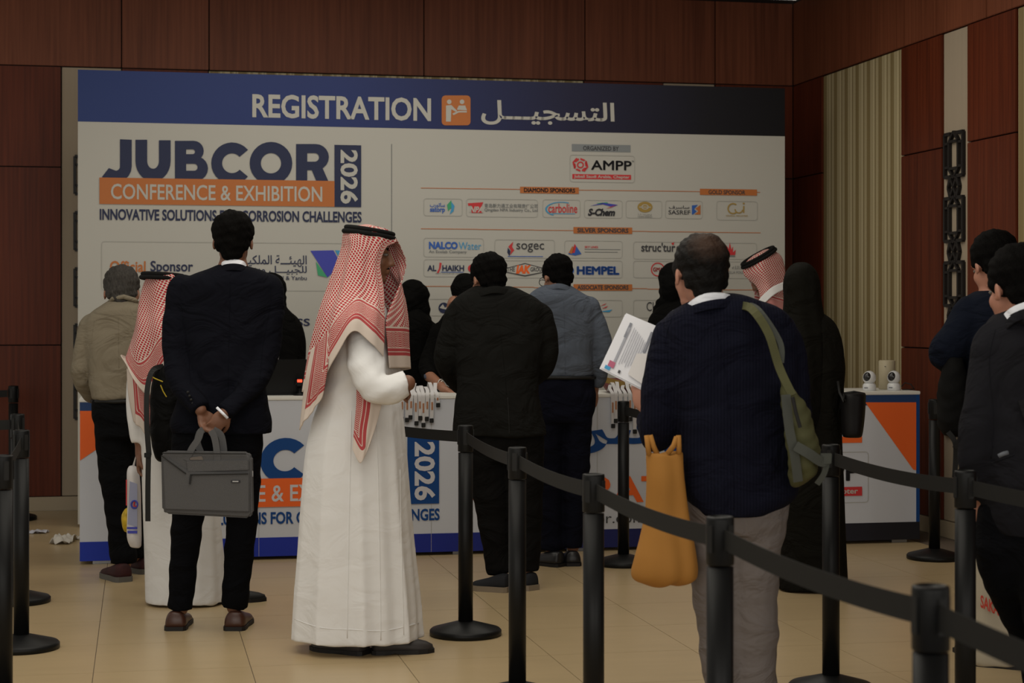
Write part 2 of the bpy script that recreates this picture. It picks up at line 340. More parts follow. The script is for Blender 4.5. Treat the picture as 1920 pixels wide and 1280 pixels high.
# ------------------------------------------------------------------ lettering helpers
AR = {}
for ch, base, nf in (('ا', 0xFE8D, 2), ('ب', 0xFE8F, 4), ('ة', 0xFE93, 2), ('ت', 0xFE95, 4), ('ج', 0xFE9D, 4), ('د', 0xFEA9, 2), ('ر', 0xFEAD, 2), ('س', 0xFEB1, 4), ('ع', 0xFEC9, 4),
                     ('ف', 0xFED1, 4), ('ك', 0xFED9, 4), ('ل', 0xFEDD, 4), ('م', 0xFEE1, 4), ('ن', 0xFEE5, 4), ('ه', 0xFEE9, 4), ('و', 0xFEED, 2), ('ي', 0xFEF1, 4), ('ئ', 0xFE89, 4), ('ح', 0xFEA1, 4)):
    AR[ch] = (base, nf)
def ar(s):
    out = []
    for i, ch in enumerate(s):
        if ch not in AR: out.append(ch); continue
        p = s[i-1] if i else ' '; nx = s[i+1] if i+1 < len(s) else ' '
        jp = p == 'ـ' or (p in AR and AR[p][1] == 4); jn = (nx == 'ـ' or nx in AR) and AR[ch][1] == 4
        b, nf = AR[ch]; out.append(chr(b+(3 if jp and jn else 2 if jn else 1 if jp else 0)))
    return ''.join(reversed(out))
TXT = bpy.data.curves.new('tmp_text', 'FONT'); TXO = bpy.data.objects.new('tmp_text', TXT); C.objects.link(TXO)
def text_data(s, bold=0.0, shear=0.0, space=1.0, res=3):
    multi = bold if ('M' in s or 'W' in s) and bold > .012 else 0
    TXT.body = s; TXT.offset = 0 if multi else bold; TXT.shear = shear; TXT.space_character = space; TXT.resolution_u = res
    TXO.update_tag(); bpy.context.view_layer.update()
    me = bpy.data.meshes.new_from_object(TXO.evaluated_get(bpy.context.evaluated_depsgraph_get()))
    vs = np.array([v.co[:] for v in me.vertices]); fs = [tuple(p.vertices) for p in me.polygons]; bpy.data.meshes.remove(me)
    if multi:                                   # heavier weight by repeating the outline around a small circle
        n = len(vs); allv = [vs]; allf = list(fs)
        for k in range(8):
            a = k*math.pi/4; allv.append(vs+np.array([math.cos(a)*multi, math.sin(a)*multi, 0])); allf += [tuple(i+n*(k+1) for i in f) for f in fs]
        vs = np.concatenate(allv); fs = allf
    return vs, fs
class Board:                                    # printed plane: local x along the plane, local z up, print on the -y side
    def __init__(s, root, Y0, y=-.003): s.root = root; s.Y0 = Y0; s.y = y
    def p(s, u, v): return pl(u, v, s.Y0)
    def text(s, st, u0, v0, u1, v1, m, bold=0.0, name='lettering', rot=0, layer=1, shear=0, space=1, arabic=False):
        vs, fs = text_data(ar(st) if arabic else st, bold, shear, space)
        x, y = vs[:, 0], vs[:, 1]
        if rot == -90: x, y = y.copy(), -x.copy()
        x = (x-x.min())/(np.ptp(x) or 1); y = (y-y.min())/(np.ptp(y) or 1)
        xa = s.p(u0, v0)[0]; xb = s.p(u1, v0)[0]; uc = (u0+u1)/2; za = s.p(uc, v1)[1]; zb = s.p(uc, v0)[1]
        yy = s.y-.0016*layer
        o = link(name, mesh(name, [(xa+a*(xb-xa), yy, za+b*(zb-za)) for a, b in zip(x, y)], fs), m, s.root); return o
    def rect(s, u0, v0, u1, v1, m, name='printed_bar', layer=0):
        uc = (u0+u1)/2; xa = s.p(u0, v0)[0]; xb = s.p(u1, v0)[0]; za = s.p(uc, v1)[1]; zb = s.p(uc, v0)[1]; yy = s.y-.0016*layer
        return MB().box(xa, xb, yy, yy+.0012, za, zb).build(name, m, s.root)
    def poly(s, pts, m, name='printed_logo', layer=1):
        q = [s.p(*p) for p in pts]; yy = s.y-.0016*layer
        return MB().prism(q, yy, yy+.001).build(name, m, s.root)
    def ring(s, u, v, r0, r1, m, name='printed_logo', layer=1, a0=0, a1=360, sy=1):
        pts = []; k = max(6, int((a1-a0)/12))
        for i in range(k+1): a = math.radians(a0+(a1-a0)*i/k); pts.append((math.cos(a), math.sin(a)))
        vs = []; fs = []; yy = s.y-.0016*layer
        for c, d in pts:
            for r in (r0, r1): x, z = s.p(u+c*r, v-d*r*sy); vs.append((x, yy, z))
        for i in range(k): fs.append((2*i, 2*i+1, 2*i+3, 2*i+2))
        return MB().add(vs, fs).build(name, m, s.root)
    def box_outline(s, u0, v0, u1, v1, m=None, t=.0035, name='logo_box'):
        m = m or HAIRLINE; xa = s.p(u0, v0)[0]; xb = s.p(u1, v0)[0]; uc = (u0+u1)/2; za = s.p(uc, v1)[1]; zb = s.p(uc, v0)[1]
        r = .02; pts = []
        for cx, cz, a in ((xb-r, zb-r, 0), (xa+r, zb-r, 90), (xa+r, za+r, 180), (xb-r, za+r, 270)):
            for k in range(5): q = math.radians(a+k*22.5); pts.append((cx, cz, math.cos(q), math.sin(q)))
        vs = []; yy = s.y-.0004
        for cx, cz, c, d in pts: vs += [(cx+c*r, yy, cz+d*r), (cx+c*(r-t), yy, cz+d*(r-t))]
        n = len(pts); fs = [(2*i, 2*i+1, 2*((i+1) % n)+1, 2*((i+1) % n)) for i in range(n)]
        return MB().add(vs, fs).build(name, m, s.root)
def stroke(b, pts, th, m, conv, name='lettering', layer=1):    # thick polyline letter in the board's unit space
    pass
def jubcor(b, conv, mn, mo, mw, layer=0):
    """logo laid out in the banner's own pixel frame; conv maps those pixels to the board's pixels"""
    # thick geometric letters (J U B C O R) as outlines with holes
    def arc(cx, cy, r, a0, a1, n=14, sy=1): return [(cx+r*math.cos(math.radians(a0+(a1-a0)*i/n)), cy-r*sy*math.sin(math.radians(a0+(a1-a0)*i/n))) for i in range(n+1)]
    def band(outer, inner):
        vs = []; fs = []; yy = b.y-.0016*(layer+1)
        for p, q in zip(outer, inner):
            for t in (p, q): x, z = b.p(*conv(*t)); vs.append((x, yy, z))
        n = len(outer)
        for i in range(n-1): fs.append((2*i, 2*i+1, 2*i+3, 2*i+2))
        return vs, fs
    def letter(parts):
        mb = MB()
        for n_, (o_, i_) in enumerate(parts): v_, f_ = band(o_, i_); mb.add([(x, y-.0004*n_, z) for x, y, z in v_], f_)
        mb.build('lettering', mn, b.root)
    Y1, Y2 = 262, 341
    letter([([(225, 261), (225, 312)]+arc(217, 312, 8, 0, -90, 5)+[(204, 315)], [(247, 262), (247, 312)]+arc(217, 312, 30, 0, -90, 5)+[(191, 332)])])      # J
    letter([([(254, 262), (254, 302)]+arc(287, 302, 33, 180, 360, 14, 1.15)+[(320, 263)], [(276, 262), (276, 302)]+arc(287, 302, 11, 180, 360, 14, 1.3)+[(298, 263)])])  # U
    letter([([(328, 264), (328, 337)], [(349, 264), (349, 337)]),                                                       # B
            ([(345, 264), (363, 264)]+arc(363, 283, 19, 90, -90, 10)+[(345, 302)], [(345, 280), (361, 280)]+arc(361, 284.5, 4.5, 90, -90, 10)+[(345, 289)]),
            ([(345, 294), (367, 294)]+arc(367, 316, 23, 90, -90, 10)+[(345, 339)], [(345, 307), (364, 307)]+arc(364, 313.5, 6.5, 90, -90, 10)+[(345, 320)])])
    letter([(arc(435, 306, 39, 40, 320, 22), arc(435, 306, 18.5, 40, 320, 22))])                                            # C
    letter([(arc(508, 306, 40, 0, 360, 28), arc(508, 306, 19, 0, 360, 28))])                                               # O
    letter([([(555, 270), (555, 341)], [(576, 270), (576, 341)]),                                                        # R
            ([(570, 270), (592, 270)]+arc(592, 294.5, 24.5, 90, -90, 10)+[(570, 319)], [(570, 287), (590, 287)]+arc(590, 295, 8, 90, -90, 10)+[(570, 303)]),
            ([(582, 313), (594, 342)], [(602, 309), (617, 343)])])
    c = conv
    def bx(u0, v0, u1, v1): um = (u0+u1)/2; vm = (v0+v1)/2; return c(u0, vm)[0], c(um, v0)[1], c(u1, vm)[0], c(um, v1)[1]
    def R(u0, v0, u1, v1, m, ly): b.rect(*bx(u0, v0, u1, v1), m, layer=ly)
    def T(st, u0, v0, u1, v1, m, ly, **k): b.text(st, *bx(u0, v0, u1, v1), m, layer=ly, **k)
    R(186.5, 336, 627, 385, mo, layer+2); R(627, 272, 677, 388, mn, layer+2)
    T('CONFERENCE & EXHIBITION', 208, 347, 604, 376, mw, layer+3, bold=.012)
    T('2026', 638, 281, 671, 382, mw, layer+3, rot=-90, bold=.03)
    T('INNOVATIVE SOLUTIONS FOR CORROSION CHALLENGES', 187, 394, 678, 415, mn, layer+1, bold=.03)
# ------------------------------------------------------------------ registration banner
BY0 = 12.6
bn = empty('registration_banner', (0, BY0, 0), ANG)
tag(bn, 'tall white and blue REGISTRATION backdrop banner with sponsor logos behind the counter', 'banner')
xa = pl(146, 300, BY0)[0]; xb = pl(1471.5, 300, BY0)[0]
MB().box(xa, xb, 0, .06, .02, 3.03).build('banner_face', WHITEP, bn)
MB().box(xa+.02, xb-.02, .06, .12, .0, 2.98).build('banner_frame', mat('banner_frame_grey', L(.3, .3, .3), .5), bn)
MB().box(xa, xb, -.0015, .001, 2.687, 3.03).build('header_band', HEADERG, bn)
for s in (xa+.3, (xa+xb)/2, xb-.3): MB().box(s-.04, s+.04, -.1, .35, 0, .02, .004).build('banner_foot', mat('foot_steel', L(.3, .3, .3), .4, metal=.8), bn)
b = Board(bn, BY0)
b.text('REGISTRATION', 473, 180, 808, 224, WHITEP, bold=.025)
b.text('التسجيـــل', 902, 190, 1152, 236, WHITEP, bold=.02, arabic=True)
# orange pictogram tile
def rrect(b, u0, v0, u1, v1, r, m, layer, name='printed_logo'):
    pts = []
    for cx, cy, a in ((u1-r, v0+r, 0), (u0+r, v0+r, 90), (u0+r, v1-r, 180), (u1-r, v1-r, 270)):
        for k in range(6): q = math.radians(a+k*18); pts.append((cx+r*math.cos(q), cy-r*math.sin(q)))
    return b.poly(pts, m, name, layer)
rrect(b, 828, 179, 882, 235, 7, ORANGEP, 1, 'pictogram_tile')
b.ring(842, 191, 0, 4.3, WHITEP, 'pictogram', 2); b.ring(866, 191, 0, 4.3, WHITEP, 'pictogram', 2)
b.poly([(836, 198), (846, 197), (857, 208), (855, 210), (846, 205), (845, 228), (836, 228)], WHITEP, 'pictogram', 2)
b.poly([(857, 204), (860, 198), (872, 198), (875, 206), (875, 207), (857, 206)], WHITEP, 'pictogram', 2)
b.poly([(848, 213), (859, 208), (875, 208), (875, 211), (860, 211), (850, 216)], WHITEP, 'pictogram', 2)
jubcor(b, lambda u, v: (u, v), NAVYP, ORANGEP, WHITEP)
b.rect(733.5, 270, 734.8, 560, GREYP, 'divider_line')
b.box_outline(190, 454, 660, 545)
b.text('Official', 206, 489, 273, 510, ORANGEP, .02); b.text('Sponsor', 282, 489, 362, 515, NAVYP, .02)
b.text('الهيئـــة الملكيـــة', 440, 478, 575, 500, NAVYP, .01, arabic=True); b.text('للجبيـــل وينبـــع', 440, 498, 575, 518, NAVYP, .01, arabic=True)
b.text('Royal Commission for Jubail & Yanbu', 398, 517, 575, 527, NAVYP, .01)
b.poly([(582, 470), (625, 469), (640, 496), (614, 520)], PURPLE, 'printed_logo', 1); b.poly([(592, 490), (614, 520), (596, 516)], GREENP, 'printed_logo', 2)
b.poly([(628, 469), (645, 470), (640, 490)], CYANP, 'printed_logo', 1)
b.rect(1072, 271, 1182, 284.5, mat('print_midgrey', L(.22, .24, .25), .5)); b.text('ORGANIZED BY', 1093, 274, 1160, 282.5, DGREYP, .02)
b.box_outline(1068, 291, 1190, 342)
for a in range(6):       # hexagonal red mark
    q = math.radians(60*a+30); q2 = math.radians(60*a+75)
    b.poly([(1088+13*math.cos(q), 309+13*math.sin(q)), (1088+13*math.cos(q2), 309+13*math.sin(q2)), (1088+9.5*math.cos(q2), 309+9.5*math.sin(q2)), (1088+9.5*math.cos(q), 309+9.5*math.sin(q))][::-1], REDP)
b.ring(1088, 309, 4, 6.5, REDP)
b.poly([(1073, 304), (1080, 296), (1083, 297), (1076, 305), (1079, 316), (1076, 316)], REDP); b.poly([(1103, 313), (1096, 322), (1093, 321), (1100, 312), (1097, 301), (1100, 302)], REDP)
b.text('AMPP', 1108, 301, 1184, 319, BLACKP, .02); b.text('™', 1184, 301, 1188, 304, DGREYP)
b.rect(1073, 327, 1183, 336, REDP); b.text('Jubail Saudi Arabia, Chapter', 1076, 328.5, 1180, 335.5, WHITEP, .02)
def slope(u): return 8*(u-789)/640
def hr(u0, u1, v, tu0, tu1, tv, txt):
    for a in range(6):
        p, q = u0+(u1-u0)*a/6, u0+(u1-u0)*(a+1)/6; b.rect(p, v+slope((p+q)/2)-.6, q, v+slope((p+q)/2)+.6, ORANGEP, 'divider_line')
    b.rect(tu0, tv-5.8, tu1, tv+6.2, ORANGEP, layer=1); b.text(txt, tu0+7, tv-4, tu1-7, tv+4.4, DGREYP, .035, layer=2)
hr(789, 1425, 352.5, 975, 1085, 356.5, 'DIAMOND SPONSORS'); b.rect(1312, 354.5, 1419, 366, ORANGEP, layer=1); b.text('GOLD SPONSOR', 1328, 356.5, 1397, 364.5, DGREYP, .02, layer=2)
hr(789, 1426, 428.5, 1075, 1185, 431.8, 'SILVER SPONSORS'); hr(789, 1426, 536, 1075, 1185, 538.5, 'ASSOCIATE SPONSORS')
for bx in ((794, 372, 867, 405), (874, 373, 1008, 407), (1017, 374, 1088, 408), (1095, 375, 1167, 409), (1173, 376, 1241, 409), (1247, 376, 1317, 410), (1343, 377, 1420, 413),
           (794, 446, 907, 482), (927, 449, 1040, 484), (1058, 451, 1167, 484), (1187, 453, 1290, 486), (1310, 455, 1419, 486), (794, 486, 900, 519), (920, 488, 1040, 521), (1060, 488, 1167, 521), (1187, 489, 1290, 521), (1310, 490, 1419, 522),
           (794, 560, 900, 592), (1060, 562, 1167, 594), (1187, 562, 1290, 596)): b.box_outline(*bx)
b.text('ساتورب', 806, 380, 834, 390, BLUEP, .02, arabic=True); b.text('satorp', 806, 389, 834, 400, BLUEP, .03)
b.poly([(846, 375), (838, 384), (840, 396), (846, 389)], GREENP); b.poly([(846, 378), (852, 386), (850, 396), (843, 402), (846, 392)], CYANP)
b.poly([(877, 381), (906, 379), (902, 388), (905, 399), (884, 399), (884, 385), (878, 386)], REDP); b.text('NPA', 880, 387, 905, 398, WHITEP, .04, shear=.3, layer=2)
b.text('青岛新力通工业有限责任公司', 908, 382, 1008, 390, GREYP, .01); b.text('Qingdao NPA Industry Co., Ltd', 908, 391, 1008, 398, GREYP, .015)
b.ring(1052, 392, 27, 30, CYANP, a0=60, a1=240, sy=.46); b.text('carboline', 1028, 382, 1082, 399, REDP, .01)
b.rect(1034, 400, 1078, 401.2, CYANP)
b.poly([(1106, 386), (1130, 380), (1158, 384), (1148, 388), (1130, 383)], PURPLE); b.poly([(1118, 381), (1138, 379), (1140, 381), (1125, 383)], GREENP); b.poly([(1135, 391), (1155, 384), (1145, 389)], REDP, layer=2)
b.text('S-Chem', 1102, 391, 1153, 405, BLACKP, .05, shear=.25)
b.ring(1209, 388, 0, 14, GOLDP, sy=.72); b.ring(1209, 388, 5, 7, WHITEP, sy=.7, layer=2); b.rect(1198, 387.5, 1220, 389, WHITEP, layer=2); b.text('التميمي', 1196, 400, 1222, 404.5, GREYP, arabic=False); b.text('TAMIMI ENERGY', 1195, 405, 1223, 408, GREYP)
b.text('ساسرف', 1254, 385, 1292, 393, DGREYP, .01, arabic=True); b.text('SASREF', 1253, 394, 1294, 402, DGREYP, .01)
b.poly([(1297, 385), (1308, 384), (1301, 392), (1306, 396), (1299, 402), (1297, 402)], BLUEP); b.poly([(1313, 384), (1313, 402), (1302, 402), (1309, 396), (1304, 391)], ORANGEP)
b.ring(1374, 391, 8, 10.5, GOLDP, a0=50, a1=310); b.ring(1385, 392, 6, 8.2, GOLDP, a0=180, a1=350); b.rect(1393, 386, 1395.5, 399, GOLDP); b.ring(1394, 381.5, 0, 1.8, GOLDP); b.text('GENERAL INDUSTRIES', 1361, 403, 1402, 406, GOLDP)
b.text('NALCO', 804, 453, 858, 467, BLUEP, .05); b.text('Water', 860, 454, 902, 468, CYANP, 0); b.text('An Ecolab Company', 804, 469, 875, 476, GREYP, .01)
b.poly([(953, 462), (962, 453), (960, 463), (964, 469), (956, 478), (958, 470)], REDP); b.poly([(952, 464), (957, 471), (955, 480), (951, 473)], NAVYP); b.text('sogec', 968, 456, 1020, 473, DGREYP, .005); b.rect(952, 480, 1018, 481.3, BLUEP)
b.poly([(1065, 476), (1078, 458), (1090, 476), (1078, 479)], BLUEP); b.poly([(1066, 474), (1073, 461), (1076, 465), (1072, 476)], ORANGEP, layer=2); b.poly([(1072, 474), (1077, 457), (1080, 462), (1077, 474)], REDP, layer=2)
b.text('SKY LINES', 1096, 461, 1121, 465, REDP, .02); b.rect(1096, 467, 1163, 468, GREYP); b.rect(1096, 472, 1158, 473, GREYP)
b.text("struc'tur", 1202, 455, 1266, 472, DGREYP, .02); b.poly([(1258, 456), (1264, 454), (1262, 460)], REDP, layer=2); b.text('al', 1268, 456, 1284, 472, DGREYP, .02)
b.poly([(1357, 478), (1357, 468), (1361, 473), (1362, 460), (1366, 467), (1368, 454), (1371, 468), (1374, 462), (1374, 473), (1379, 468), (1378, 478)], REDP); b.rect(1357, 479, 1378, 481.5, GREYP)
b.text('AL', 801, 497, 818, 508, NAVYP, .03); b.poly([(824, 492), (828, 493), (826, 503), (822, 512), (819, 511), (823, 503)], REDP); b.text('HAIKH', 829, 497, 870, 508, NAVYP, .03); b.rect(827, 509.5, 869, 510.6, BLUEP); b.text('MCT GROUP OF COMPANIES', 817, 511.5, 880, 514, GREYP)
b.ring(884, 503, 0, 7, REDP)
hx = [(946, 503), (984, 493), (1022, 503), (1022, 510), (984, 518), (946, 510)]; hx2 = [(948, 504), (984, 495), (1020, 504), (1020, 509), (984, 516), (948, 509)]
b.poly(hx[::-1], DGREYP); b.poly(hx2[::-1], WHITEP, layer=2); b.text('THE', 950, 501, 965, 509, DGREYP, .02, layer=3); b.text('IAK', 967, 497, 995, 513, CORANGE, .06, shear=.2, layer=3); b.text('GROUP', 994, 501, 1019, 509, DGREYP, .02, layer=3)
b.ring(1069, 507, 5, 7, BLUEP); b.text('HEMPEL', 1081, 499, 1161, 515, BLUEP, .05)
b.ring(1233, 505, 11, 13, REDP); b.text('GMA', 1224, 501, 1243, 509, REDP, .03); b.text('عبدالله', 1372, 498, 1402, 506, GREYP, 0, arabic=True); b.text('ABDULLA FOUAD', 1352, 508, 1400, 513, GREYP); b.poly([(1357, 498), (1364, 496), (1366, 508), (1360, 508)], ORANGEP)
b.ring(832, 577, 0, 10, NAVYP); b.poly([(830, 570), (834, 577), (839, 573), (836, 580), (830, 579), (824, 577)], WHITEP, layer=2)
b.poly([(1124, 574), (1137, 568), (1134, 571)], REDP); b.poly([(1128, 578), (1140, 573), (1136, 577)], REDP); b.poly([(1124, 584), (1148, 580), (1142, 585)], CYANP)
b.text('CUSTOM', 1212, 566, 1275, 583, DGREYP, 0); b.text('SS', 556, 597, 581, 611, NAVYP, .02)
# ------------------------------------------------------------------ registration counter
KY0 = 10.70; KD = .52; KH = .935
ct = empty('registration_counter', (0, KY0, 0), ANG); tag(ct, 'long white registration counter with printed blue and orange front panels', 'counter')
ka = pl(149.5, 900, KY0)[0]; kb = pl(1724, 900, KY0)[0]
MB().box(ka, kb, 0, KD, .02, KH-.02).build('counter_body', CWHITE, ct)
MB().box(ka-.004, kb+.004, -.006, KD+.01, KH-.02, KH, .003).build('countertop', mat('countertop_white', L(.70, .69, .65), .35), ct)
for s in np.linspace(ka+.12, kb-.12, 8): MB().box(s-.05, s+.05, .03, .1, 0, .02).build('counter_foot', mat('foot_steel', L(.3,.3,.3)), ct)
MB().box(ka, kb, -.002, .001, .02, .128).build('base_band', BASEG, ct)
k1_ = pl(300, 760, KY0)[0]; k2_ = pl(1560, 760, KY0)[0]
for a_, b_ in ((ka, k1_), (k2_, kb)): MB().box(a_, b_, -.002, .001, KH-.085, KH-.022).build('top_band', mat('counter_band_navy', L(.014, .045, .145), .5), ct)
MB().box(kb-.022, kb, -.0025, .001, .128, KH-.022).build('edge_band', CNAVY, ct)
for s in (ka+1.0, ka+2.0, ka+3.0, ka+4.0): MB().box(s-.001, s+.001, -.0026, .001, .02, KH-.02).build('panel_joint', HAIRLINE, ct)
c = Board(ct, KY0, -.003)
c.poly([(150, 770), (150, 863), (255, 792), (255, 770)], CORANGE, 'printed_triangle', 0)
c.poly([(1622, 754), (1712, 880), (1717.5, 881), (1717.5, 754)], CORANGE, 'printed_triangle', 0)
sB, zB = pl(677, 388, BY0); sC_, zC_ = pl(823, 943, KY0)
def to_counter(u, v):                           # same artwork, reprinted on the counter at its own size
    s_, z_ = pl(u, v, BY0); s_ = sC_+(s_-sB)*1.027; z_ = zC_+(z_-zB)*.93
    Y = KY0+s_*SA; return (960+s_*CA/Y*F, HZ-(z_-HC)/Y*F)
jubcor(c, to_counter, CNAVY, CORANGE, mat('counter_letter_white', L(.56, .56, .60), .5), layer=0)
c.text('س', 1030, 795, 1222, 851, CNAVY, .03, arabic=True); c.text('ح', 1240, 770, 1330, 860, CNAVY, .04)
c.text('REGISTRATION', 862, 893, 1385, 943, CORANGE, .03)
c.text('www.jubcor.com', 985, 962, 1208, 988, DGREYP, 0)
c.rect(1430, 819, 1616, 831, CORANGE); c.box_outline(1400, 848, 1628, 944)
c.text('AMPP', 1470, 868, 1612, 902, BLACKP, .02); c.rect(1406, 914, 1616, 931, REDP, layer=1); c.text('Jubail Saudi Arabia, Chapter', 1412, 916.5, 1608, 930, WHITEP, .02, layer=2)
# ------------------------------------------------------------------ stanchions and belts
HP = .92
posts = {}
def make_post():
    r = empty('stanchion')
    MB().lathe([(.150, 0), (.158, .004), (.158, .022), (.150, .030), (.05, .058), (.034, .062)], n=48).build('base', BLACKPLASTIC, r, True)
    MB().lathe([(.0322, .05), (.0322, HP-.12)], n=32).build('pole', BLACKPLASTIC, r, True)
    h = MB().lathe([(.0325, HP-.115), (.0338, HP-.112), (.0338, HP-.008), (.033, HP-.001), (.030, HP), (.026, HP+.001), (.025, HP-.003)], n=32)
    h.build('cassette_head', BLACKPLASTIC, r, True)
    for a in range(4):
        c_, s_ = math.cos(a*math.pi/2+.4), math.sin(a*math.pi/2+.4)
        m = MB().box(.0315, .0368, -.010, .010, HP-.085, HP-.018, .002); o = m.build('belt_slot', BLACKRUB, r); o.rotation_euler = (0, 0, a*math.pi/2+.4)
    return r
proto = make_post()
def dup(root):
    r = root.copy(); C.objects.link(r)
    for ch in root.children: q = ch.copy(); C.objects.link(q); q.parent = r
    return r
PL = {'P1': (1745, 3.23, 'nearest black stanchion at the lower right, blurred in the foreground'), 'P2': (1350, 4.34, 'black stanchion in front of the grey trousers of the man holding papers'),
      'P3': (1113, 5.51, 'black stanchion between the orange tote bag and the slimmer post to its left'), 'P4': (970, 6.63, 'black stanchion just right of the one whose whole base shows at centre'),
      'P5': (873, 7.96, 'black stanchion with its whole round base showing beside the man in white thobe'), 'PH': (655, 9.05, 'black stanchion hidden behind the man in white thobe'),
      'P6': (1169, 10.2, 'far black stanchion close to the counter beside the hanging lanyards'), 'P6b': (1375, 8.4, 'black stanchion hidden behind the man holding papers'), 'P7': (1558, 6.77, 'black stanchion right of the green backpack'),
      'P8': (1752, 10.45, 'far black stanchion standing alone by the right end of the counter'), 'P9': (1810, 5.63, 'black stanchion in front of the man in the charcoal suit at right'),
      'L1': (6, 6.25, 'black stanchion cut by the left frame edge, nearest of the left row'), 'L2': (40, 7.63, 'black stanchion second from the front in the left row, wide base showing'),
      'L3': (33, 8.87, 'black stanchion third from the front in the left row'), 'L4': (25, 12.45, 'farthest black stanchion of the left row near the wood wall')}
for i, (k, (u, Y, lab)) in enumerate(PL.items()):
    o = proto if i == 0 else dup(proto); o.location = ((u-960)*Y/F, Y, 0); posts[k] = o.location.copy(); tag(o, lab, 'stanchion', 'black belt stanchions')
    o.rotation_euler = (0, 0, .3*i)
for k, xy, lab in (('Q1', (.98, 1.95), 'black stanchion outside the frame at lower right'), ('Q9', (1.85, 4.55), 'black stanchion outside the frame at right'), ('QL', (-3.75, 8.75), 'black stanchion outside the frame at left'), ('QM', (-2.6, 5.0), 'black stanchion outside the frame at far left'), ('QN', (-4.6, 12.0), 'black stanchion outside the frame by the left wall')):
    o = dup(proto); o.location = (*xy, 0); posts[k] = o.location.copy(); tag(o, lab, 'stanchion', 'black belt stanchions')
def belt(a, b, sag, lab):
    A, B = posts[a], posts[b]; d = (B-A).normalized(); A2 = A+d*.039; B2 = B-d*.039; n = 16; vs = []; t = .0012; pr = Vector((-d.y, d.x, 0))*t
    for i in range(n+1):
        f = i/n; p = A2.lerp(B2, f); z = HP-.052-sag*4*f*(1-f)
        for s in (1, -1):
            for h in (.024, -.024): q = p+pr*s; vs.append((q.x, q.y, z+h))
    fs = []
    for i in range(n):
        k = 4*i; fs += [(k, k+1, k+5, k+4), (k+3, k+2, k+6, k+7), (k+2, k, k+4, k+6), (k+1, k+3, k+7, k+5)]
    fs += [(0, 2, 3, 1), (4*n, 4*n+1, 4*n+3, 4*n+2)]
    tag(MB().add(vs, fs).build('barrier_belt', BELT), lab, 'belt', 'black belts between stanchions')
belt('P1', 'P2', .015, 'black belt from the nearest blurred post to the post before the grey trousers'); belt('P2', 'P3', .015, 'black belt crossing in front of the orange tote bag')
belt('P3', 'P4', .012, 'black belt sloping between the two middle posts at centre'); belt('P4', 'P5', .012, 'black belt from the full-base centre post to the next post on its right')
belt('P5', 'PH', .01, 'black belt running behind the man in white thobe below the lanyards'); belt('P6', 'P6b', .01, 'short black belt beside the far post near the hanging lanyards'); belt('P6b', 'P7', .01, 'black belt behind the green backpack man')
belt('P7', 'P9', .015, 'black belt in front of the right end of the counter'); belt('P9', 'Q9', .015, 'black belt across the charcoal suit at right edge'); belt('P1', 'Q1', .01, 'blurred black belt leaving the lower right corner')
belt('L1', 'L2', .01, 'black belt between the two nearest left posts'); belt('L2', 'L3', .01, 'black belt between the second and third left posts'); belt('L3', 'QL', .01, 'black belt leaving the left edge from the third left post')
belt('L4', 'QN', .01, 'black belt leaving the left edge from the farthest left post'); belt('L1', 'QM', .01, 'black belt outside the frame left of the nearest left post')
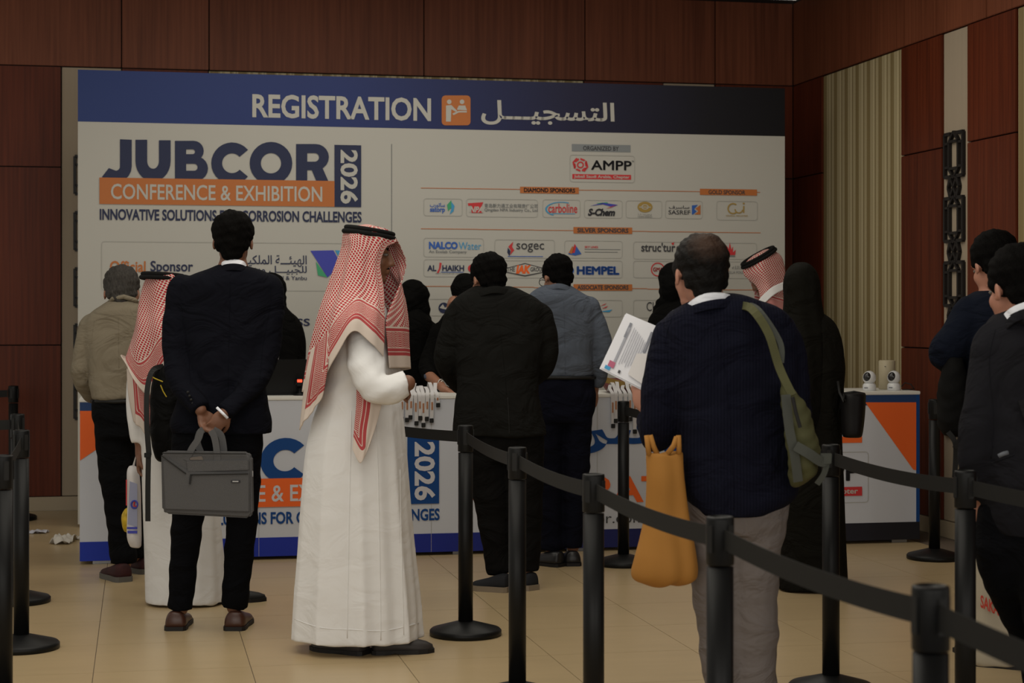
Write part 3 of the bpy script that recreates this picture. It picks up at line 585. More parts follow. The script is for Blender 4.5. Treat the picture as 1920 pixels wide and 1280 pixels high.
# ------------------------------------------------------------------ figures: closed volumes merged by voxel remesh into one continuous surface
def catmull(P, t):
    n = len(P)-1; x = t*n; i = min(int(x), n-1); f = x-i
    p0 = P[max(i-1, 0)]; p1 = P[i]; p2 = P[i+1]; p3 = P[min(i+2, n)]
    return .5*((2*p1)+(-p0+p2)*f+(2*p0-5*p1+4*p2-p3)*f*f+(-p0+3*p1-3*p2+p3)*f**3)
class Vol(MB):
    def ell(s, c, r, R=None, n=20, m=14):
        vs = []; fs = []; c = Vector(c)
        for i in range(1, m):
            a = math.pi*i/m
            for k in range(n):
                p = Vector((math.sin(a)*math.cos(2*math.pi*k/n)*r[0], math.sin(a)*math.sin(2*math.pi*k/n)*r[1], math.cos(a)*r[2]))
                vs.append(c+(R @ p if R else p))
        top = len(vs); a = Vector((0, 0, r[2])); vs += [c+(R @ a if R else a), c-(R @ a if R else a)]
        for i in range(m-2):
            for k in range(n): l = (k+1) % n; fs.append((i*n+k, (i+1)*n+k, (i+1)*n+l, i*n+l))
        for k in range(n): l = (k+1) % n; fs.append((top, k, l)); fs.append((top+1, (m-2)*n+l, (m-2)*n+k))
        return s.add(vs, fs)
    def limb(s, pts, cap=True, n=16):           # pts: (Vector, radius)
        P = [np.array([*p, r]) for p, r in pts]; k = 5*(len(P)-1)
        q = [catmull(P, i/k) for i in range(k+1)]
        s.tube([v[:3] for v in q], [float(max(v[3], .003)) for v in q], n)
        if cap:
            for p, r in ((pts[0],) if cap == 'start' else (pts[0], pts[-1])): s.ell(p, (r*.98,)*3, n=12, m=8)
        return s
    def rows(s, R, n=36, e=2.4, mod=None, sub=4): # R: (cx, cy, z, rx, ry) from top to bottom
        P = [np.array(r, float) for r in R]; k = sub*(len(P)-1); vs = []; fs = []
        for i in range(k+1):
            cx, cy, z, rx, ry = catmull(P, i/k); t = i/k
            for j in range(n):
                a = 2*math.pi*j/n; ca, sa = math.cos(a), math.sin(a); g = (abs(ca)**e+abs(sa)**e)**(-1/e)
                if mod: g *= mod(a, t)
                vs.append((cx+rx*g*ca, cy+ry*g*sa, z))
        for i in range(k):
            for j in range(n): l = (j+1) % n; fs.append((i*n+j, (i+1)*n+j, (i+1)*n+l, i*n+l))
        fs.append(tuple(range(n))); fs.append(tuple(k*n+j for j in range(n-1, -1, -1)))
        return s.add(vs, fs)
    def sculpt(s, name, m, parent, voxel=.011, smooth=3, fold=None, origin=None, cut=None):
        me = mesh('tmp', s.v, s.f); o = bpy.data.objects.new('tmp', me); C.objects.link(o)
        md = o.modifiers.new('r', 'REMESH'); md.mode = 'VOXEL'; md.voxel_size = voxel
        if smooth: ms = o.modifiers.new('s', 'SMOOTH'); ms.factor = .5; ms.iterations = smooth
        bpy.context.view_layer.update()
        r = bpy.data.meshes.new_from_object(o.evaluated_get(bpy.context.evaluated_depsgraph_get()))
        bpy.data.objects.remove(o); bpy.data.meshes.remove(me)
        n = len(r.vertices); co_ = np.empty(n*3, np.float32); r.vertices.foreach_get('co', co_); co_ = co_.reshape(-1, 3)
        if fold:
            nm = np.empty(n*3, np.float32); r.vertex_normals.foreach_get('vector', nm); nm = nm.reshape(-1, 3)
            co_ = co_+nm*fold(co_)[:, None]
        off = np.array(parent.location if parent is not None else (0, 0, 0), np.float32)
        co_ = co_-off
        r.vertices.foreach_set('co', co_.astype(np.float32).ravel()); r.polygons.foreach_set('use_smooth', [True]*len(r.polygons)); r.update()
        return link(name, r, m, parent)
def folds(amp, fx=9, fz=5, seed=0, diag=.6):
    rng = np.random.RandomState(seed); ph = rng.rand(8)*6.28
    def f(p):
        x, y, z = p[:, 0]+p[:, 1]*.6, p[:, 1], p[:, 2]
        wv = np.sin(fx*2.2*x+ph[0]+1.5*np.sin(fz*1.3*z+ph[1]))+.8*np.sin(fz*5*z+diag*fx*3*x+ph[2]+1.2*np.sin(fx*y+ph[3]))+.5*np.sin(fz*11*z-diag*fx*4*x+ph[4]+2*np.sin(fx*x+ph[5]))
        wv = np.sign(wv)*np.abs(wv)**1.25
        return amp*wv*.6
    return f
def vfolds(amp, f1=30, seed=0):                 # long vertical folds
    rng = np.random.RandomState(seed); ph = rng.rand(6)*6.28
    def f(p):
        x, y, z = p[:, 0]+p[:, 1]*.8, p[:, 1], p[:, 2]
        return amp*(np.sin(f1*x+ph[0]+1.2*np.sin(1.7*z+ph[1]))+.6*np.sin(f1*1.9*x+ph[2]+2*np.sin(1.1*z+ph[3])))*.6
    return f
def rotz(a): return Matrix.Rotation(a, 3, 'Z')
def headR(yaw, pitch, roll=0): return rotz(math.radians(yaw)) @ Matrix.Rotation(-math.radians(pitch), 3, 'X') @ Matrix.Rotation(math.radians(roll), 3, 'Y')
def head_into(V, c, R, s=1.0, neck=None, beard=False):
    T = lambda x, y, z: c+R @ (Vector((x, y, z))*s)
    E = lambda p, r, Q=None: V.ell(T(*p), tuple(a*s for a in r), R @ Q if Q else R)
    E((0, -.012, .028), (.074, .092, .084)); E((0, .028, -.035), (.060, .060, .074)); E((0, .055, -.095), (.030, .028, .020)); E((0, .03, -.08), (.052, .046, .028))
    V.limb([(T(0, .084, .012), .009*s), (T(0, .097, -.015), .010*s), (T(0, .1035, -.033), .0115*s)], n=10)
    for k in (-1, 1):
        E((k*.011, .092, -.036), (.008, .010, .008)); E((k*.029, .066, .022), (.026, .013, .010)); E((k*.031, .066, .013), (.017, .0155, .006)); E((k*.038, .056, -.028), (.020, .018, .024))
        Q = Matrix.Rotation(k*.35, 3, 'Z') @ Matrix.Rotation(-.15, 3, 'X'); E((k*.076, -.004, -.012), (.007, .016, .027), Q); E((k*.077, .003, -.030), (.006, .008, .008))
    E((0, .086, -.060), (.022, .011, .0055)); E((0, .083, -.071), (.019, .011, .006))
    if neck: V.limb([(T(0, -.02, -.05), .056*s), (c.lerp(neck, .6), .054*s), (neck, .068*s)])
def face_bits(root, c, R, s=1.0, brow=None, mous=False, eyes=True):
    T = lambda x, y, z: c+R @ (Vector((x, y, z))*s)-root.location
    ew = mat('eye_white', L(.17, .155, .14), .35); ir = mat('iris_dark', L(.012, .008, .006), .2)
    for k in (-1, 1):
        v = Vol().ell(T(k*.031, .0715, .004), (.0120*s, .0115*s, .0060*s), R, 14, 10); v.build('eye', ew, root, True)
        v = Vol().ell(T(k*.031, .0795, .004), (.0062*s, .0045*s, .0056*s), R, 12, 8); v.build('iris', ir, root, True)
        Vol().tube([T(k*.013, .082, .025), T(k*.03, .080, .029), T(k*.048, .068, .025)], [.003*s, .0042*s, .002*s], 8).build('eyebrow', HAIRB, root, True)
    if mous:
        Vol().tube([T(-.024, .079, -.054), T(-.01, .089, -.051), T(.01, .089, -.051), T(.024, .079, -.054)], [.002*s, .004*s, .004*s, .002*s], 8).build('moustache', HAIRB, root, True)
def hair(root, c, R, s, m, top=1.0, back=1.0, seed=0, rough=.003, side=True):
    rough = min(rough, .0030)
    V = Vol(); T = lambda x, y, z: c+R @ (Vector((x, y, z))*s)
    V.ell(T(0, -.020, .040), (.084*s*top, .094*s, .084*s*top), R); V.ell(T(0, -.050, -.008), (.066*s*back, .052*s, .062*s), R); V.ell(T(0, -.052, -.050), (.050*s*back, .034*s, .046*s), R)
    if side:
        for k in (-1, 1): V.ell(T(k*.070, .008, .022), (.011*s, .030*s, .034*s), R); V.ell(T(k*.056, -.042, -.012), (.018*s, .026*s, .042*s), R)
    rng = np.random.RandomState(seed); ph = rng.rand(6)*6
    def f(p): return rough*(np.sin(90*p[:, 0]+40*p[:, 2]+ph[0])*np.sin(70*p[:, 1]-60*p[:, 2]+ph[1])+.7*np.sin(170*p[:, 2]+120*p[:, 0]+ph[2])*np.sin(160*p[:, 0]+ph[3]))
    return V.sculpt('hair', m, root, .006, 2, f)
def hand_into(V, wrist, d, nrm, side=1, s=1.0, curl=.5, spread=1.0):
    """d: direction of the fingers, nrm: direction the palm faces, side: +1 thumb toward d x nrm"""
    d = Vector(d).normalized(); nrm = Vector(nrm); nrm = (nrm-d*nrm.dot(d)).normalized(); x = d.cross(nrm)*side
    Rm = Matrix((x, d, nrm)).transposed()
    P = lambda a, b_, c_: Vector(wrist)+(x*a+d*b_+nrm*c_)*s
    V.limb([(P(0, -.03, 0), .024*s), (P(0, .01, 0), .023*s)], n=12)
    V.ell(P(0, .048, 0), (.040*s, .050*s, .0155*s), Rm); V.ell(P(.024, .028, .006), (.018*s, .030*s, .014*s), Rm)
    for i, (ax, ln, r) in enumerate(((.029, .070, .0088), (.010, .078, .0092), (-.009, .072, .0088), (-.027, .057, .0078))):
        cu = curl*(1+.12*i); p = P(ax, .085, 0); a = 0; dx = ax*.25*spread; ch = [(P(ax*.9, .05, 0), r*s)]; ch.append((p, r*s*1.05))
        for seg in (.44, .31, .25):
            a += cu; p = p+(x*dx*seg+(d*math.cos(a)+nrm*math.sin(a))*ln*seg)*s; ch.append((p, r*s*(.95 if seg > .3 else .8)))
        V.limb(ch, n=10)
    V.limb([(P(.030, .022, .004), .012*s), (P(.048, .048, .014), .0105*s), (P(.052, .074, .022+.015*curl), .0095*s), (P(.048, .096, .030+.03*curl), .0075*s)], n=10)
def shoe(root, heel, yaw, ln=.29, upper=None, sole=None, wd=.052, high=.075, style='dress'):
    """heel: world point under the back of the heel; yaw: 0 points the toe away from the camera"""
    up_, so = upper, sole; a = math.radians(yaw); f = Vector((-math.sin(a), math.cos(a), 0)); r = Vector((f.y, -f.x, 0)); h = Vector(heel)-root.location
    prof = [(0, .62, .9), (.04, .86, 1.0), (.18, .92, 1.0), (.36, .88, .86), (.55, .95, .66), (.74, 1.0, .52), (.90, .80, .40), (1.0, .35, .25)]
    st = .028 if style == 'sneaker' else .018
    def outline(k, grow=0): t, wf, hf = k; return t*ln, wd*wf+grow, hf*high
    V = MB(); n = 14; vs = []; fs = []
    for k in prof:
        y, w_, hh = outline(k)
        for j in range(n+1): q = math.pi*j/n; e = .75; vs.append(h+f*y+r*(math.copysign(abs(math.cos(q))**e, math.cos(q))*w_)+Vector((0, 0, st*.6+hh*math.sin(q)**.7)))
    m_ = n+1
    for i in range(len(prof)-1):
        for j in range(n): fs.append((i*m_+j, i*m_+j+1, (i+1)*m_+j+1, (i+1)*m_+j))
        fs.append((i*m_+n, i*m_, (i+1)*m_, (i+1)*m_+n))
    fs.append(tuple(range(m_-1, -1, -1))); fs.append(tuple((len(prof)-1)*m_+j for j in range(m_)))
    s_ = V.add(vs, fs).build('shoe', up_, root, True)
    V = MB(); vs = []; out = [(k[0]*ln+(-.006 if i == 0 else .006 if i == len(prof)-1 else 0), wd*k[1]+.004) for i, k in enumerate(prof)]
    ring = [(y, w_) for y, w_ in out]+[(y, -w_) for y, w_ in reversed(out)]; N = len(ring)
    for z in (0, st):
        for y, w_ in ring: vs.append(h+f*y+r*w_+Vector((0, 0, z if z or y < ln*.3 or y > ln*.45 or style == 'sneaker' else .006)))
    fs = [tuple(range(N)), tuple(range(2*N-1, N-1, -1))]+[(i, (i+1) % N, (i+1) % N+N, i+N) for i in range(N)]
    V.add(vs, fs).build('shoe_sole', so, s_)
    return s_
class Person:
    def __init__(s, label, Y, u, foot_v=None, cat='person', group=None, z=0):
        s.Y = Y; s.s = F/Y; s.root = empty('person', ((u-960)*Y/F, Y, z)); tag(s.root, label, 'person', group)
    def p(s, u, v, dy=0): return W(u, v, s.Y+dy)   # joint read off the person's own depth, then moved in depth
    def q(s, u, v, dy=0): Y = s.Y+dy; return W(u, v, Y)
    def torso(s, rows, th, body=False):         # rows (v, uL, uR[, depth half, dy])
        R = []
        for r in rows:
            v, a, b_ = r[:3]; ry = r[3] if len(r) > 3 else th; dy = r[4] if len(r) > 4 else 0
            P = s.p((a+b_)/2, v); hw = (b_-a)/2/s.s
            R.append((P.x, s.Y+dy, P.z, hw*(.86 if body else 1), ry*(.82 if body else 1)))
        return R
    def chain(s, pts, k=1.0): return [(s.q(u, v, dy) if False else s.p(u, v, dy), r*k) for u, v, dy, r in pts]
    def build(s, torso, arms, legs, head, coat, pants=None, th=.12, skin=SK_D, neckp=None, fold=.0035, hipv=None, hair_m=None, hair_kw={}, voxel=.011, hands=[], hv=None, bodyvox=.008, shoes=[], coatname='jacket', pantsname='trousers', seed=1, mod=None, coatmod=None, ffx=9, smooth=3):
        R = s.root
        V = Vol().rows(s.torso(torso, th), mod=coatmod)
        for a in arms: V.limb(s.chain(a), cap='start')
        s.coat = V.sculpt(coatname, coat, R, voxel, smooth, folds(fold, ffx, 5, seed) if callable(fold) is False else fold)
        B = Vol().rows(s.torso(torso[1:], th, True), n=24)
        for a in arms:
            c_ = s.chain(a, .62); B.limb(c_)
        if legs:
            for l in legs: B.limb(s.chain(l, .6))
            if pants:
                V = Vol()
                for l in legs: V.limb(s.chain(l), cap=False)
                if hipv: V.rows(s.torso(hipv, th))
                s.pants = V.sculpt(pantsname, pants, R, voxel, smooth, folds(fold*1.1 if not callable(fold) else .004, 7, 7, seed+3))
        if head:
            u, v, dy, yaw, pitch, roll, sc_ = head; s.hc = s.p(u, v, dy); s.hR = headR(yaw, pitch, roll); s.hs = sc_
            nk = s.p(*neckp) if neckp else s.p((torso[0][1]+torso[0][2])/2, torso[0][0]+.02*s.s, 0)
            head_into(B, s.hc, s.hR, sc_, nk)
            if hair_m: hair(R, s.hc, s.hR, sc_, hair_m, seed=seed, **hair_kw)
        for h in hands: hand_into(B, *h)
        B.sculpt('body', skin, R, bodyvox, 2)
        for sh in shoes: shoe(R, *sh[0], **sh[1])
        return s
    def rib(s, name, pts, r, m, n=8, closed=False): # thin tube through (u, v, dy)
        return MB().tube([s.p(*q)-s.root.location for q in pts], r, n, closed).build(name, m, s.root, True)
    def surf(s, name, grid, m, nu=24, nv=24, thick=.004, parent=None, edge='bottom', wave=0, root=None, kfreq=30, base_h=None):
        root = parent or s.root
        o = sheet(name, [[s.p(*c_) for c_ in row] for row in grid], m, root, nu, nv, thick, edge, wave, kfreq); return o
def seam(P, pts, r, m, name='seam', on=None, lift=.0):   # stitched line laid on the garment's own surface
    from mathutils.bvhtree import BVHTree
    g = on or P.coat; b_ = BVHTree.FromPolygons([v.co+P.root.location for v in g.data.vertices], [tuple(f.vertices) for f in g.data.polygons])
    A_ = [np.array(q_, float) for q_ in pts]; out = []; n = 6*(len(pts)-1); C0 = Vector((0, 0, HC))
    for i in range(n+1):
        u, v = catmull(A_, i/n); d = (W(u, v, 5)-C0).normalized(); h = b_.ray_cast(C0, d)
        if h[0] is not None and abs(h[0].y-P.Y) < .6: out.append(h[0]+h[1]*lift-P.root.location)
    if len(out) > 1: return MB().tube(out, r, 6).build(name, m, P.root, True)
def sheet(name, G, m, root, nu=24, nv=24, thick=.004, edge='bottom', wave=0, kfreq=30):
    """smooth cloth through a grid of control points, given real thickness; UV 'pat' in metres, 'edge'.x = distance from the hem"""
    A = np.array([[tuple(p) for p in row] for row in G]); nr, nc = A.shape[:2]
    H = np.zeros((nv+1, nc, 3))
    for j in range(nc):
        for i in range(nv+1): H[i, j] = catmull(A[:, j], i/nv)
    S = np.zeros((nv+1, nu+1, 3))
    for i in range(nv+1):
        for j in range(nu+1): S[i, j] = catmull(H[i], j/nu)
    dv = np.zeros((nv+1, nu+1)); dv[1:] = np.cumsum(np.linalg.norm(np.diff(S, axis=0), axis=2), axis=0)
    wv_ = np.linalg.norm(np.diff(S, axis=1), axis=2).mean(axis=0)*1.0; du = np.concatenate([[0], np.cumsum(wv_)])
    dur = np.zeros((nv+1, nu+1)); dur[:, 1:] = np.cumsum(np.linalg.norm(np.diff(S, axis=1), axis=2), axis=1)
    ed = dv[-1:]-dv
    if 'left' in edge: ed = np.minimum(ed, dur)
    if 'right' in edge: ed = np.minimum(ed, dur[:, -1:]-dur)
    if edge == 'none': ed = ed*0+9
    tu = np.gradient(S, axis=1); tv = np.gradient(S, axis=0); N = np.cross(tu, tv); N /= (np.linalg.norm(N, axis=2, keepdims=True)+1e-9)
    if wave:
        ramp = np.clip(dv/.25, 0, 1)
        S = S+N*(wave*ramp*(np.sin(kfreq*du[None, :]+1.1*np.sin(4*dv))+.5*np.sin(kfreq*2.3*du[None, :]+2)))[:, :, None]
    off = np.array(root.location) if root is not None else 0
    top = (S+N*thick/2-off).reshape(-1, 3); bot = (S-N*thick/2-off).reshape(-1, 3); n = len(top); w1 = nu+1
    fs = []
    for i in range(nv):
        for j in range(nu):
            a = i*w1+j; fs.append((a, a+w1, a+w1+1, a+1)); fs.append((n+a, n+a+1, n+a+w1+1, n+a+w1))
    bd = [j for j in range(w1)]+[i*w1+nu for i in range(1, nv+1)]+[nv*w1+j for j in range(nu-1, -1, -1)]+[i*w1 for i in range(nv-1, 0, -1)]
    for k in range(len(bd)): a, b_ = bd[k], bd[(k+1) % len(bd)]; fs.append((a, b_, n+b_, n+a))
    me = mesh(name, np.vstack([top, bot]), fs, True)
    lv = np.empty(len(me.loops), int); me.loops.foreach_get('vertex_index', lv); lv = lv % n
    uvp = np.stack([np.broadcast_to(du, dv.shape).ravel(), dv.ravel()], 1); uve = np.stack([ed.ravel(), ed.ravel()*0], 1)
    for nm, arr in (('pat', uvp), ('edge', uve)): l = me.uv_layers.new(name=nm); l.data.foreach_set('uv', arr[lv].astype(np.float32).ravel())
    return link(name, me, m, root)
def collar(P, pts, r, m, name='collar'):        # a folded band of cloth round the neck
    h = r*P.s*1.9
    rows = [[(u, v+1.5, dy+.012) for u, v, dy in pts], [(u, v-1.0, dy-.002) for u, v, dy in pts], [(u, v+h*.5, dy-.012) for u, v, dy in pts], [(u, v+h, dy-.014) for u, v, dy in pts]]
    return P.surf(name, rows, m, 24, 9, .006, edge='none')
def agal(P, c, R, rx, ry, t=.011, tilt=0):
    for k, nm in ((0, 'agal_cord'), (1, 'agal_cord')):
        pts = []; gx_ = .007*(1-k)
        for i in range(36):
            a = 2*math.pi*i/36; pts.append(c+R @ Vector(((rx+gx_)*math.cos(a), (ry+gx_)*math.sin(a), k*.017+tilt*math.sin(a)))-P.root.location)
        MB().tube(pts, t, 10, True).build(nm, mat('black_agal_wool', L(.006, .006, .006), .85, .15, bump=.4, bscale=300), P.root, True)

NAVY = cloth('navy_suit_wool', L(.0048, .0052, .0085)); DTROU = cloth('black_trouser_wool', L(.0035, .0037, .005))
# ---- man in navy suit, hands behind his back
p = Person('man in dark navy suit seen from behind with hands clasped behind his back', 8.1, 405)
BR = mat('brown_shoe_leather', L(.055, .020, .012), .35, .5, vary=.2); SOLE = mat('black_shoe_sole', L(.01, .009, .009), .6)
hv1 = p.p(378, 772, -.17); hv2 = p.p(424, 772, -.215)
p.build([(496, 412, 462, .07), (504, 392, 485, .09), (515, 358, 508, .11), (532, 335, 522, .125), (570, 328, 522), (620, 340, 512), (680, 350, 500, .125), (740, 338, 500, .135), (790, 318, 508, .14), (812, 322, 509, .14)],
        [[(342, 540, 0, .068), (332, 600, -.01, .066), (330, 665, -.03, .060), (338, 715, -.09, .055), (376, 768, -.18, .044)], [(504, 540, 0, .068), (506, 600, -.01, .065), (500, 660, -.03, .060), (478, 715, -.10, .053), (421, 773, -.225, .041)]],
        [[(362, 790, .0, .10), (360, 880, .0, .088), (354, 964, .0, .074), (344, 1060, .0, .064), (339, 1140, .02, .058)], [(450, 790, 0, .10), (452, 880, 0, .088), (453, 964, 0, .072), (447, 1060, 0, .064), (439, 1138, .02, .058)]],
        (437, 452, .0, 4, 10, 0, 1.07), NAVY, DTROU, hipv=[(760, 335, 500, .11), (800, 325, 495, .12), (860, 322, 490, .11), (890, 330, 485, .09)], neckp=(437, 505, -.01), hair_m=HAIRB, hair_kw=dict(top=1.06, rough=.004), fold=.0035, seed=2,
        hands=[(hv1, (.60, .05, -.80), (.3, -.6, .2), 1, .95, .75), (hv2, (-.60, -.10, -.75), (-.2, .8, 0), 1, .95, .50)], bodyvox=.0055,
        shoes=[((Vector((p.p(331, 0).x, p.Y-.04, 0)), 3), dict(upper=BR, sole=SOLE)), ((Vector((p.p(441, 0).x, p.Y-.04, 0)), -1), dict(upper=BR, sole=SOLE))])
collar(p, [(408, 508, -.03), (418, 499, -.075), (437, 496, -.09), (456, 499, -.075), (466, 508, -.03)], .013, NAVY, 'jacket_collar')
collar(p, [(412, 500, -.02), (420, 491, -.062), (437, 488, -.075), (455, 491, -.062), (462, 500, -.02)], .008, WHITESHIRT, 'shirt_collar')
p.rib('shirt_cuff', [(407, 764, -.252), (416, 773, -.266), (427, 784, -.262)], .0065, WHITESHIRT)
for k, (u, v) in enumerate(((352, 735), (355, 742), (358, 749), (361, 756))): p.rib('cuff_button', [(u, v, -.20), (u+.6, v+.2, -.208)], .006, BLACKRUB)
navy = p
seam(p, [(432, 505), (430, 600), (428, 700), (428, 745)], .0014, NAVY, 'centre_seam'); seam(p, [(345, 512), (338, 560), (352, 640), (356, 720)], .0016, NAVY, 'armhole_seam'); seam(p, [(502, 512), (508, 560), (494, 640), (486, 720)], .0016, NAVY, 'armhole_seam')
# ---- grey laptop bag held by the navy-suited man
BAGG = mat('grey_marl_fabric', L(.098, .097, .099), .9, .12, bump=.5, bscale=500, vary=.35, vscale=500); BAGW = mat('grey_webbing', L(.085, .085, .088), .8, bump=.3, bscale=600)
Yb = 7.80
bg = empty('laptop_bag', W(389, 968, Yb)); tag(bg, 'grey fabric laptop bag hanging from the hands of the navy-suited man', 'bag')
def bp(u, v, dy=0): return W(u, v, Yb)+Vector((0, dy, 0))
def slab(name, poly, Y, y0, y1, m, root, bev=.008, seg=2):  # rounded slab outlined by pixel corners at depth Y, thickness in y
    bm = bmesh.new(); vs = [bm.verts.new(W(u, v, Y)+Vector((0, y0, 0))-root.location) for u, v in poly]; f = bm.faces.new(vs)
    r = bmesh.ops.extrude_face_region(bm, geom=[f]); bmesh.ops.translate(bm, verts=[g for g in r['geom'] if isinstance(g, bmesh.types.BMVert)], vec=(0, y1-y0, 0))
    bmesh.ops.recalc_face_normals(bm, faces=bm.faces[:])
    if bev: bmesh.ops.bevel(bm, geom=bm.edges[:], offset=bev, segments=seg, affect='EDGES', clamp_overlap=True)
    me = bpy.data.meshes.new(name); bm.to_mesh(me); bm.free(); me.polygons.foreach_set('use_smooth', [False]*len(me.polygons)); return link(name, me, m, root)
slab('bag_body', [(304, 850), (310, 845), (464, 847), (473, 856), (475, 962), (468, 970), (314, 962), (306, 955)], Yb, -.03, .03, BAGG, bg, .012, 3)
slab('front_pocket', [(357, 882), (470, 885), (470, 958), (312, 953), (308, 862), (320, 858)], Yb, -.040, -.028, BAGG, bg, .004)
slab('pocket_flap', [(352, 862), (468, 860), (469, 880), (354, 884)], Yb, -.037, -.028, BAGG, bg, .003)
for a, b_ in (((306, 852), (352, 886)), ((360, 888), (468, 886)), ((308, 848), (464, 849))):
    MB().tube([bp(*a, -.043)-bg.location, bp((a[0]+b_[0])/2, (a[1]+b_[1])/2, -.044)-bg.location, bp(*b_, -.043)-bg.location], .0028, 6).build('zipper', BLACKRUB, bg)
slab('zip_puller', [(360, 888), (363, 888), (361, 906), (358, 905)], Yb, -.050, -.046, BLACKRUB, bg, 0)
slab('brand_patch', [(436, 898), (453, 898), (453, 903), (436, 903)], Yb, -.044, -.040, BLACKP, bg, .001)
slab('patch_print', [(439, 899.5), (450, 899.5), (450, 901.5), (439, 901.5)], Yb, -.0455, -.044, mat('print_silver', L(.4, .4, .4)), bg, 0)
slab('side_ring', [(471, 882), (475, 882), (475, 893), (471, 893)], Yb, -.01, .0, mat('chrome', L(.5, .5, .5), .25, metal=1), bg, .001)
for hx_, dy in ((((352, 862), (362, 840), (374, 822), (379, 806)), -.03), (((379, 806), (372, 812), (368, 830), (374, 848)), .03), (((410, 862), (408, 838), (404, 818), (398, 806)), -.03), (((398, 806), (412, 816), (417, 838), (418, 852)), .03)):
    vs = []; fs = []
    P_ = [Vector((*W(u, v, Yb)[:],))+Vector((0, dy, 0)) for u, v in hx_]; A_ = [np.array(q) for q in P_]
    for i in range(13):
        c_ = catmull(A_, i/12); nx = catmull(A_, min(1, (i+1)/12)); pv = catmull(A_, max(0, (i-1)/12)); d = nx-pv; d /= np.linalg.norm(d); r = np.cross(d, (0, 1, 0)); r /= np.linalg.norm(r)
        for e, th in ((-1, -1), (1, -1), (1, 1), (-1, 1)): vs.append(tuple(c_+r*.014*e+np.array((0, .003*th, 0))-np.array(bg.location)))
    for i in range(12):
        for k in range(4): l = (k+1) % 4; fs.append((4*i+k, 4*i+l, 4*i+4+l, 4*i+4+k))
    fs += [(0, 3, 2, 1), (48, 49, 50, 51)]
    MB().add(vs, fs).build('bag_handle', BAGW, bg)
ph = empty('smartphone', bp(371, 860)); tag(ph, 'phone tucked in the top pocket of the grey laptop bag', 'phone')
slab('phone_body', [(357, 861), (359, 856), (381, 853.5), (384, 861)], Yb, -.0275, -.0305-.004, mat('phone_case', L(.12, .10, .085), .3), ph, .0015)

# ---- man in beige shirt at the left end of the counter
p = Person('man in beige shirt and black trousers leaning over the left end of the counter', 9.62, 225)
BSH = cloth('beige_shirt_cotton', L(.20, .172, .125)); BTR = cloth('black_trousers_cotton', L(.0045, .0048, .0055))
p.build([(562, 205, 258, .07), (572, 190, 266, .10), (584, 172, 276, .12), (605, 160, 284), (650, 160, 282), (700, 168, 276), (748, 174, 262)],
        [[(172, 608, 0, .062), (160, 655, 0, .06), (154, 705, .02, .055), (172, 738, .16, .046), (186, 742, .30, .038)], [(272, 608, 0, .062), (284, 655, .02, .058), (286, 700, .1, .052), (270, 735, .25, .04)]],
        [[(208, 760, 0, .10), (212, 850, 0, .088), (222, 950, 0, .076), (228, 1010, 0, .072), (232, 1056, 0, .070)], [(246, 760, .05, .10), (250, 850, .12, .085), (252, 950, .2, .072), (254, 1040, .25, .07)]],
        (228, 548, .03, 12, 26, 0, 1.13), BSH, BTR, skin=SK_M, hipv=[(745, 175, 262, .11), (775, 172, 268, .12), (820, 180, 262, .11)], neckp=(232, 572, 0), hair_m=HAIRG, hair_kw=dict(top=1.02, back=.95, rough=.004), fold=.0045, seed=5,
        shoes=[((Vector((p.p(240, 0).x, p.Y-.08, 0)), 35), dict(upper=mat('red_black_trainer', L(.030, .0060, .0065), .7, vary=.9, vscale=18), sole=mat('grey_trainer_sole', L(.10, .095, .085)), style='sneaker', high=.08, ln=.26)),
               ((Vector((p.p(262, 0).x, p.Y+.22, 0)), 40), dict(upper=mat('red_black_trainer', L(.1, .1, .1)), sole=mat('grey_trainer_sole', L(.1, .1, .1)), style='sneaker'))])
p.rib('shirt_collar', [(203, 570, -.03), (212, 560, -.07), (232, 556, -.085), (252, 562, -.06), (260, 570, -.02)], .013, BSH)
p.rib('belt', [(172, 752, 0), (182, 752, -.09), (215, 753, -.125), (250, 752, -.10), (264, 751, 0)], .010, BLACKRUB)
seam(p, [(180, 600), (222, 590), (272, 596)], .0014, BSH, 'yoke_seam'); seam(p, [(222, 592), (222, 640), (223, 690)], .0014, BSH, 'back_pleat'); seam(p, [(178, 596), (172, 640), (176, 700), (180, 740)], .0014, BSH, 'armhole_seam')

# ---- man in checked headscarf and white thobe, left, mostly behind the navy suit
p = Person('man in white thobe and red checked headscarf standing behind the navy-suited man', 8.85, 340)
p.build([(590, 285, 345, .08), (605, 268, 372, .11), (640, 262, 384, .13), (720, 262, 390, .14), (820, 264, 398, .15), (930, 268, 408, .16), (1040, 272, 418, .17), (1126, 274, 425, .18)],
        [[(275, 625, 0, .06), (262, 690, 0, .058), (258, 760, -.02, .055), (262, 830, -.02, .045)], [(380, 630, 0, .06), (385, 690, .1, .055), (370, 740, .22, .045)]],
        [[(315, 900, 0, .07), (312, 1060, 0, .05), (308, 1112, 0, .05)], [(385, 900, 0, .07), (395, 1060, 0, .05), (398, 1112, 0, .05)]],
        (312, 553, 0, -40, 12, 0, 1.0), THOBE, None, neckp=(312, 600, 0), fold=vfolds(.006, 34, 3), coatname='thobe', seed=7, hands=[(p.p(262, 850, -.02), (0, 0, -1), (1, 0, 0), 1, 1, .8)],
        shoes=[((Vector((p.p(288, 0).x, p.Y-.03, 0)), -60), dict(upper=BLACKRUB, sole=SOLE)), ((Vector((p.p(385, 0).x, p.Y-.0, 0)), -75), dict(upper=BLACKRUB, sole=SOLE)) ])
def crown(P, c, R, s=1.0):
    V = Vol(); T = lambda x, y, z: c+R @ (Vector((x, y, z))*s)
    V.ell(T(0, -.012, .038), (.092*s, .108*s, .094*s), R); return V
